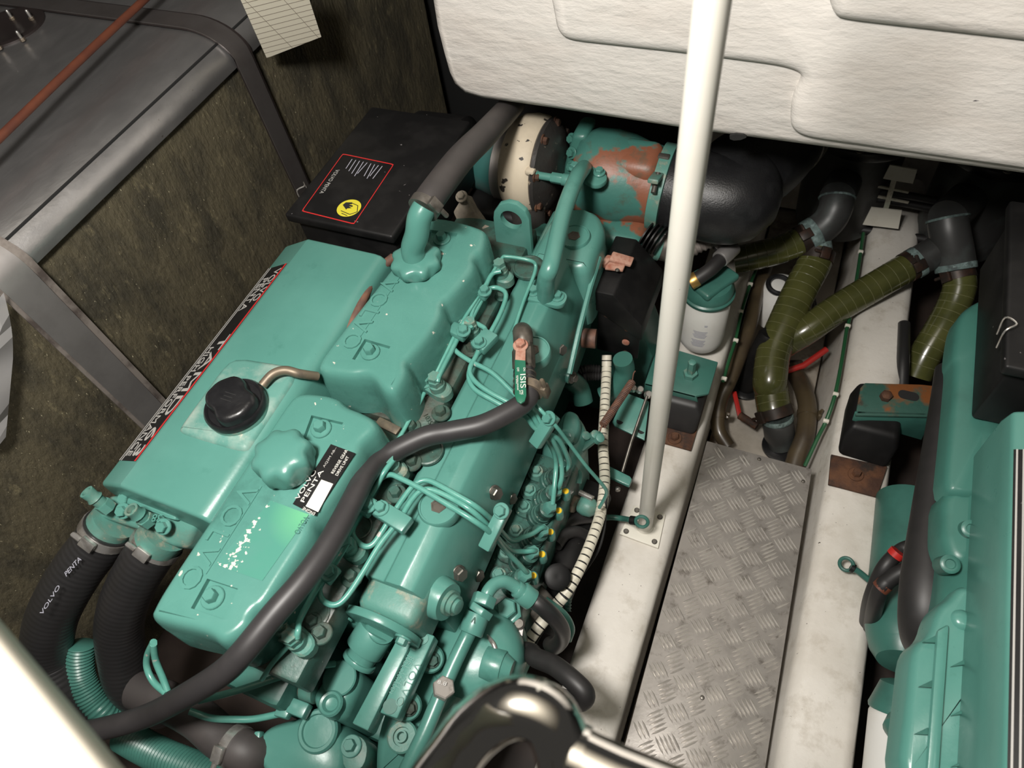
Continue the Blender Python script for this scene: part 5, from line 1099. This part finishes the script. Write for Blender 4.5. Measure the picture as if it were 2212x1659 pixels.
# filler so the elbow meets the bowl
part('elbow_root', MB().tube([cA + ZZ * .2, Q('D', 1110, 480, .17)], .042, 24, 1), 'elbow_bronze', sA)
gh('seawater_hose', [Q('D', 940, 710, .10), Q('D', 860, 750, .09), Q('D', 760, 790, .08), Q('D', 620, 825, .07), Q('D', 500, 850, .06)], .036, 'short green ribbed hose running left from the strainer towards the white filter', clamps=((.1, 'clamp_dark', (-.3, -1, 1)),))
gh('seawater_hose', [Q('D', 1000, 790, .07), Q('D', 970, 880, .05), Q('D', 900, 1010, .03), Q('D', 820, 1180, 0), Q('D', 740, 1380, -.04), Q('D', 715, 1560, -.07), Q('R', 1530, 700, -.09), Q('R', 1555, 860, -.11), Q('R', 1575, 920, -.12)], .041, 'long yellow-green ribbed hose standing upright in the middle of the bilge', clamps=((.05, 'clamp_dark', (.5, -1, 1)), (.93, 'clamp_dark', (-1, -.5, .5))))
part('tee_branch', MB().tube([Q('D', 985, 700, .10), Q('D', 1000, 800, .07)], .034, 24, 1), 'verdigris', sA)
e2 = [Q('D', 1760, 600, .17), Q('D', 1770, 680, .15), Q('D', 1790, 780, .12), Q('D', 1805, 870, .09), Q('D', 1810, 910, .08)]
elbow(sB, e2, .043)
part('elbow_root', MB().tube([cB + ZZ * .2, Q('D', 1760, 600, .17)], .044, 24, 1), 'elbow_bronze', sB)
a, b = Q('D', 1720, 780, .11), Q('D', 1560, 870, .085)
part('side_branch', MB().tube([a, b], .037, 26, 1), 'elbow_bronze', sB); part('verdigris_end', MB().tube([a.lerp(b, .8), b + (b - a) * .05], .0385, 26, 1), 'verdigris', sB)
gh('seawater_hose', [Q('D', 1575, 860, .087), Q('D', 1470, 920, .075), Q('D', 1300, 1020, .05), Q('D', 1100, 1140, .02), Q('D', 930, 1260, -.01), Q('D', 800, 1340, -.05), Q('D', 720, 1400, -.09)], .0355, 'green ribbed hose crossing diagonally over the right stringer', clamps=((.07, 'clamp_dark', (0, -1, .6)),))
gh('seawater_hose', [Q('D', 1812, 900, .08), Q('D', 1830, 1000, .06), Q('D', 1790, 1120, .03), Q('D', 1720, 1250, .0), Q('D', 1630, 1400, -.04), Q('D', 1570, 1530, -.08)], .0355, 'dim dark green ribbed hose beside the right-hand engine', clamps=((.09, 'clamp_dark', (-1, -.5, .5)),))
# seacock at the foot of the upright hose
ck = P(1686, 965, -.208); sk = thing('seacock', ck, 'blackened bronze seacock under the upright green hose', 'valve')
ax = (Q('R', 1575, 920, -.12) - ck)
part('base_flange', MB().lathe([(.046, 0), (.046, .006), (.036, .009)], ck, ZZ, 32), 'black_gloss', sk)
part('body', MB().lathe([(.03, 0), (.032, .2 * ax.length), (.037, .35 * ax.length), (.037, .75 * ax.length), (.033, .82 * ax.length), (.036, .9 * ax.length), (.036, 1.0 * ax.length)], ck + ZZ * .006, ax, 28), 'elbow_bronze', sk)
part('verdigris_collar', MB().lathe([(.0372, .86 * ax.length), (.039, .9 * ax.length), (.0372, 1.0 * ax.length)], ck + ZZ * .006, ax, 28), 'verdigris', sk)
part('handle', MB().bar(Q('R', 1285, 930, -.15), Q('R', 1238, 725, -.14), .011, .006), 'red', sk, bev=.001, label='red lever')
part('handle_root', MB().tube([Q('R', 1280, 910, -.15), Q('R', 1420, 1000, -.15)], .010, 12, 1), 'rust', sk)
s2k = thing('seacock', Q('R', 1700, 560, -.19), 'seacock with a red lever half hidden behind the green hose', 'valve')
part('body', MB().tube([Q('R', 1690, 480, -.17), Q('R', 1700, 600, -.19)], .03, 24, 1), 'rust', s2k, bev=.004)
part('handle', MB().tube([Q('R', 1650, 560, -.13), Q('R', 1790, 515, -.12), Q('R', 1975, 385, -.10)], .008, 12, 1), 'red', s2k, label='red lever')
gk = thing('bilge_fitting', Q('R', 1330, 700, -.208), 'dark round through-hull fitting next to the brown bilge hose', 'fitting')
q = Q('R', 1330, 690, -.208)
part('flange', MB().lathe([(.042, 0), (.042, .006), (.034, .010)], q, ZZ, 28), 'black_gloss', gk); part('stem', MB().lathe([(.028, .006), (.03, .12), (.026, .20), (.02, .21)], q, (.10, .15, 1), 24), 'black', gk)
hose('bilge_hose', [Q('D', 700, 870, -.05), Q('D', 650, 1010, -.06), Q('D', 610, 1180, -.07), Q('D', 560, 1350, -.08), Q('R', 1210, 620, -.10), Q('R', 1140, 760, -.12), Q('R', 1110, 910, -.14), Q('R', 1120, 1040, -.155), Q('R', 1190, 1160, -.17)], .018, 'hose_brown', 'brown bilge hose running along the inside of the left stringer', clamps=((.75, 'hose_brown', (1, 0, 0)),))
hose('bilge_hose', [Q('R', 1690, 540, -.16), Q('R', 1760, 640, -.15), Q('R', 1810, 780, -.14), Q('R', 1820, 900, -.14), Q('R', 1800, 1080, -.145), Q('R', 1740, 1230, -.16), Q('R', 1710, 1330, -.17)], .0225, 'hose_brown', 'dark brown bilge hose running down to the right corner of the tread plate', clamps=((.5, 'hose_brown', (1, 0, 0)),))
def wire(pts, r, m, label, clips):
    o = thing('earth_wire', min(pts, key=lambda p: p.z), label, 'wire', 'green earth wires')
    part('wire', MB().tube(pts, r, 10, 5), m, o)
    for k, zx, zy, z in clips:
        part('cable_clip', MB().obox(Q(k, zx, zy, z), XX, YY, ZZ, .013, .008, .010), 'white_plate', o, bev=.002)
    return o
wire([Q('D', 1265, 690, .008), Q('D', 1245, 830, .008), Q('D', 1225, 960, .008), Q('D', 1200, 1110, .007), Q('D', 1170, 1250, .006), Q('S', 540, 20, .006), Q('S', 490, 340, .006), Q('S', 430, 640, .005), Q('S', 350, 870, -.02), Q('S', 280, 1010, -.05), Q('S', 160, 1270, -.10)], .0045, 'wire_green', 'green wire clipped along the inner edge of the right stringer', [('D', 1248, 800, .010), ('D', 1217, 1005, .010), ('D', 1172, 1235, .008), ('S', 435, 630, .007), ('S', 348, 870, -.018)])
wire([Q('D', 640, 890, -.01), Q('D', 600, 990, -.01), Q('D', 550, 1150, -.012), Q('D', 515, 1310, -.013), Q('D', 480, 1420, -.014), Q('D', 440, 1560, -.016)], .0042, 'wire_green', 'green wire clipped along the side of the left stringer', [('D', 600, 990, -.008), ('D', 545, 1150, -.009), ('D', 515, 1320, -.010), ('D', 445, 1545, -.012), ('R', 1160, 620, -.015)])
# white bottle behind the upright hose
bq = Q('D', 760, 1090, -.10); bt = thing('plastic_bottle', bq, 'white plastic bottle with a black ring cap behind the upright hose', 'bottle')
part('bottle', MB().lathe([(.03, -.07), (.052, -.06), (.06, -.02), (.058, .03), (.045, .06), (.03, .068)], bq, (.1, .1, 1), 28), 'filter_white', bt)
part('cap_ring', MB().ring(Q('D', 770, 995, -.03), (.1, -.1, 1), .028, .007), 'black_gloss', bt)
hose('black_hose', [Q('D', 850, 980, -.06), Q('D', 940, 1020, -.07), Q('D', 975, 1090, -.08), Q('D', 970, 1150, -.10)], .006, 'rubber', 'thin black hose curling out behind the white bottle')
# back bulkhead panel with labels, cable bundle
bp_ = part('bulkhead_panel', MB().box((-.30, 1.88, -.20), (.95, 1.90, .42)), 'white_paint'); tag(bp_, 'dim white bulkhead panel behind the black strainers', 'panel')
for i, (pts, lb) in enumerate((([(1310, 540), (1490, 560), (1470, 665), (1260, 640)], 'white label plate below the cable ties between the strainers'), ([(1420, 290), (1580, 320), (1555, 400), (1380, 370)], 'white label plate above the cable ties between the strainers'))):
    q = [Q('D', *p, y=1.60) for p in pts]
    tag(part('label_plate', MB().prism(q, (0, .004, 0)), 'white_plate'), lb, 'label')
for i, (za_, zb2) in enumerate((((1220, 665), (1560, 715)), ((1340, 490), (1510, 515)), ((1350, 445), (1530, 470)))):
    hose('black_cable', [Q('D', za_[0] - 140, za_[1] - 12, y=1.63), Q('D', *za_, y=1.63), Q('D', *zb2, y=1.63), Q('D', zb2[0] + 160, zb2[1] + 30, y=1.63)], .012 if i == 0 else .010, 'rubber_matt', ['thick lowest', 'middle', 'uppermost'][i] + ' of the black cables strung between the strainers', 'cable', 12)
tie = thing('cable_tie', Q('D', 1400, 545, y=1.61), 'white cable tie ladder between the two strainers', 'cable tie')
part('spine', MB().bar(Q('D', 1445, 375, y=1.61), Q('D', 1395, 550, y=1.61), .012, .004, up=-YY), 'loom', tie)
for y_ in (420, 480): part('rung', MB().bar(Q('D', 1350, y_ - 5, y=1.612), Q('D', 1530, y_ + 30, y=1.612), .006, .004, up=-YY), 'loom', tie)
# ================================================================== right-hand engine (same model, mostly outside the frame)
er = thing('marine_engine', EO + XX * DX, 'second green marine diesel engine at the right edge, mostly cut off', 'engine', 'marine engines')
def copy_tree(o, parent):
    c = o.copy(); COL.objects.link(c); c.parent = parent; ORG[c.name] = ORG[o.name] + XX * DX
    for ch in list(o.children): copy_tree(ch, c)
    return c
for o in (tk, cf, cr): copy_tree(o, er)
for o in list(eng.children):
    if o.name.split('.')[0] in ('engine_block', 'cylinder_head', 'exhaust_manifold'): copy_tree(o, er)
control_box(DX, 'black control box at the right edge behind the right-hand engine tank', False)
# port side castings
def lay(pts, z0, z1, m, par, name, r=.012):
    pl = chaikin([Vector(p) for p in pts], 2)
    return part(name, MB().layers([(v.x, v.y) for v in pl], [(z0, .004), (z1 - r, .002), (z1 - r * .35, -.002), (z1, -.008)]), m, par, ang=60)
zA = .405
mA = lay([Q('Y', 860, 1330, zA), Q('Y', 930, 1180, zA), Q('Y', 1180, 1040, zA), P(2300, 630, zA), P(2300, 1075, zA), Q('T', 1390, 60, zA), Q('S', 1480, 900, zA), Q('S', 1525, 330, zA), Q('S', 1500, 270, zA)], .36, zA, 'teal_dark', er, 'manifold_casting')
part('manifold_cap', MB().layers([(v.x, v.y) for v in chaikin([Q('T', 1375, 470, .395), Q('T', 1390, 0, .395), P(2300, 1050, .395), P(2300, 1215, .395), Q('T', 1870, 760, .385), Q('T', 1560, 840, .38), Q('T', 1420, 760, .38), Q('T', 1370, 600, .385)], 2)], [(.34, .004), (.38, .002), (.390, -.004), (.394, -.012)]), 'teal_dark', mA, ang=60)
for k, zx, zy in (('T', 1645, 440), ('T', 1430, 800), ('S', 1795, 640)):
    q = Q(k, zx, zy, .405); part('cap_bolt', MB().lathe([(.013, -.03), (.013, .002), (.010, .004), (.007, .004), (.006, .001), (.002, .001)], q, (0, -.3, 1), 20), 'teal_dark', mA)
q = Q('Y', 1270, 960, .41); part('vent_plug', MB().lathe([(.02, -.02), (.02, .012), (.015, .02), (.004, .024)], q, ZZ, 20), 'teal_dark', mA)
zB = .405
mB = lay([Q('T', 1470, 1130, zB), Q('T', 1560, 1000, zB), Q('T', 1800, 1080, zB), Q('T', 1870, 900, zB), P(2300, 1200, zB), P(2300, 1720, zB), Q('U', 900, 1750, zB), Q('U', 1000, 900, zB), Q('U', 1040, 440, zB), Q('U', 1220, 330, zB), Q('U', 1290, 60, zB)], .35, zB, 'teal', er, 'cooler_casting')
zs = zB + .001
for zy in (640, 1130, 1640): part('cast_rib', MB().prism([Q('U', 1390, zy + 15, zs), Q('U', 1545, zy - 65, zs), Q('U', 1548, zy - 5, zs)], (0, 0, .006)), 'teal_dark', mB, bev=.0008)
for zy in (395, 840, 1310): part('cast_rib', MB().prism([Q('U', 1110 - (zy - 395) * .09, zy + 15, zs), Q('U', 1245 - (zy - 395) * .09, zy - 50, zs), Q('U', 1245 - (zy - 395) * .09, zy + 25, zs)], (0, 0, .006)), 'teal_dark', mB, bev=.0008)
part('side_step', MB().prism([Q('U', 1240, 300, zs), Q('U', 1370, 230, zs), Q('U', 1265, 1750, zs), Q('U', 1130, 1750, zs)], (0, 0, .010)), 'teal', mB, bev=.005)
q = Q('U', 1520, 180, zs); part('boss', MB().lathe([(.016, -.01), (.013, .002), (.007, .005), (.002, .006)], q, ZZ, 20), 'teal', mB, ang=60)
q = Q('U', 1690, 660, zs); part('boss', MB().lathe([(.022, -.01), (.018, .002), (.010, .005), (.003, .006)], q, ZZ, 24), 'teal', mB, ang=60)
# lower cooler drum, oil filter of the right engine
dr = part('cooler_drum', MB().tube([Q('T', 1000, 150, .02), Q('T', 960, 800, .03), Q('T', 920, 1400, .04), Q('U', 930, 400, .04)], .058, 32, 4), 'teal_dark', er, ang=60)
part('drum_end', MB().lathe([(.0585, 0), (.055, .02), (.042, .04), (.004, .045)], Q('U', 930, 400, .04), Q('U', 925, 560, .045) - Q('U', 930, 400, .04), 32), 'teal_dark', dr)
fr_ = Q('U', 930, 1180, -.03)
fr_ = P(1945, 1540, .08); fax = (P(1940, 1500, .09) - P(1920, 1700, .03)).normalized()
f2 = part('oil_filter', MB().lathe([(.044, 0), (.047, -.008), (.047, -.15), (.035, -.16)], fr_, fax, 40), 'filter_white', er, label='white spin-on filter'); part('filter_head', MB().lathe([(.048, 0), (.049, .005), (.045, .015), (.034, .045), (.02, .05)], fr_, fax, 36), 'teal_dark', f2)
part('drain_cock', MB().lathe([(.02, 0), (.022, .02), (.012, .035), (.003, .036)], Q('U', 900, 1200, .12), (-.3, -1, .6), 18), 'teal_dark', f2)
fu, fv, _ = frame(fax)
if fv.z < 0: fv = -fv
for r in range(4):
    v0 = [fr_ - fax * (.062 + r * .009) + (fu * math.sin(-.45 + i * .25) + fv * math.cos(-.45 + i * .25)) * .0474 for i in range(5)]; v1 = [v - fax * .004 for v in v0]
    part('print_line', MB().add(v0 + v1, [(i, i + 1, i + 6, i + 5) for i in range(4)]), 'print_grey', f2)
# mount of the right engine
m0 = [Q('S', 365, 1445, .002), Q('S', 800, 1560, .002), Q('S', 890, 1290, .002), Q('S', 390, 1180, .002)]
mr = part('engine_mount', MB().prism(m0 + [], (0, 0, .007)), 'rust', er, bev=.001)
ya = Q('S', 400, 1200, .008).y
mb_ = [Q('S', 395, 1215, .008), Q('S', 890, 1290, .008), Q('S', 960, 960, .06), Q('S', 450, 740, .07)]
part('mount_rubber', MB().prism([(.228, .885, .008), (.328, .88, .008), (.335, .905, .055), (.325, .92, .082), (.236, .92, .082), (.226, .905, .055)], (0, .12, 0)), 'black', mr, bev=.01, seg=3)
bolt(mr, Q('S', 615, 1350, .009), k='big', m='rust')
zbk = .105
bt_ = [Q('S', 615, 815, zbk), Q('S', 660, 570, zbk), Q('S', 700, 525, zbk), Q('S', 1200, 540, zbk), Q('S', 1345, 555, zbk), Q('S', 1310, 830, zbk)]
bkp = part('mount_bracket', MB().prism(bt_, (0, 0, -.007)), 'rust_teal', mr, bev=.002)
part('bracket_flange', MB().prism([Q('S', 605, 800, zbk), Q('S', 1310, 820, zbk), Q('S', 1300, 830, zbk) + Vector((.01, 0, -.09)), Q('S', 1120, 830, zbk) + Vector((0, 0, -.07)), Q('S', 610, 815, zbk) + Vector((0, 0, -.022))], (0, .006, 0)), 'teal_dark', bkp, bev=.001)
sl_ = Q('S', 1090, 640, zbk + .0004); part('slot', MB().layers([(sl_.x + a, sl_.y + b) for a, b in rrect(.04, .022, .0105)], [(zbk - .001, 0), (zbk + .0008, 0)]), 'black_matt', bkp)
part('stud_cap', MB().lathe([(.012, 0), (.012, .012), (.006, .016)], Q('S', 880, 660, zbk), ZZ, 6), 'rust', bkp)
# thick black hose down the side of the right engine, battery cables
hose('coolant_hose', [P(2052, 800, .30), P(2045, 880, .30), P(2026, 1025, .30), P(2014, 1130, .30), P(2005, 1220, .30), P(1998, 1310, .29), P(2000, 1370, .26), P(2020, 1410, .22)], .034, 'rubber_matt', 'thick black hose running straight down the side of the right-hand engine', rf=lambda L, t: .024 + .012 * min(1, t * 1.6))
hb = hose('battery_cable', [Q('T', 1060, 610, .18), Q('T', 930, 660, .17), Q('T', 800, 780, .17), Q('T', 710, 920, .15), Q('T', 620, 1150, .10), Q('T', 580, 1350, .02), Q('T', 560, 1600, -.1)], .0125, 'rubber_matt', 'upper black battery cable with a red band beside the right engine', 'cable')
part('red_band', MB().tube([Q('T', 905, 670, .19), Q('T', 860, 715, .183)], .0135, 16, 1), 'red', hb)
hb = hose('battery_cable', [Q('T', 1050, 850, .19), Q('T', 920, 890, .18), Q('T', 800, 970, .165), Q('T', 720, 1060, .15), Q('T', 660, 1250, .10), Q('T', 620, 1450, 0)], .0135, 'rubber_matt', 'lower black battery cable with an orange-red band beside the right engine', 'cable')
part('red_band', MB().tube([Q('T', 770, 1000, .16), Q('T', 715, 1050, .152)], .0145, 16, 1), 'copper_pipe', hb)
hose('black_hose', [Q('S', 1050, 0, .0), Q('S', 1040, 300, .0), Q('S', 1030, 560, -.02)], .014, 'rubber', 'black hose lying along the outer side of the right stringer')

# ---- thing > part > sub-part: no fourth level
def depth(o):
    d = 0
    while o.parent: o = o.parent; d += 1
    return d
for o in list(bpy.data.objects):
    if o.parent and depth(o) > 2:
        a = o.parent
        while depth(a) > 1: a = a.parent
        w = ORG[o.name]; o.parent = a; o.location = w - ORG[a.name]
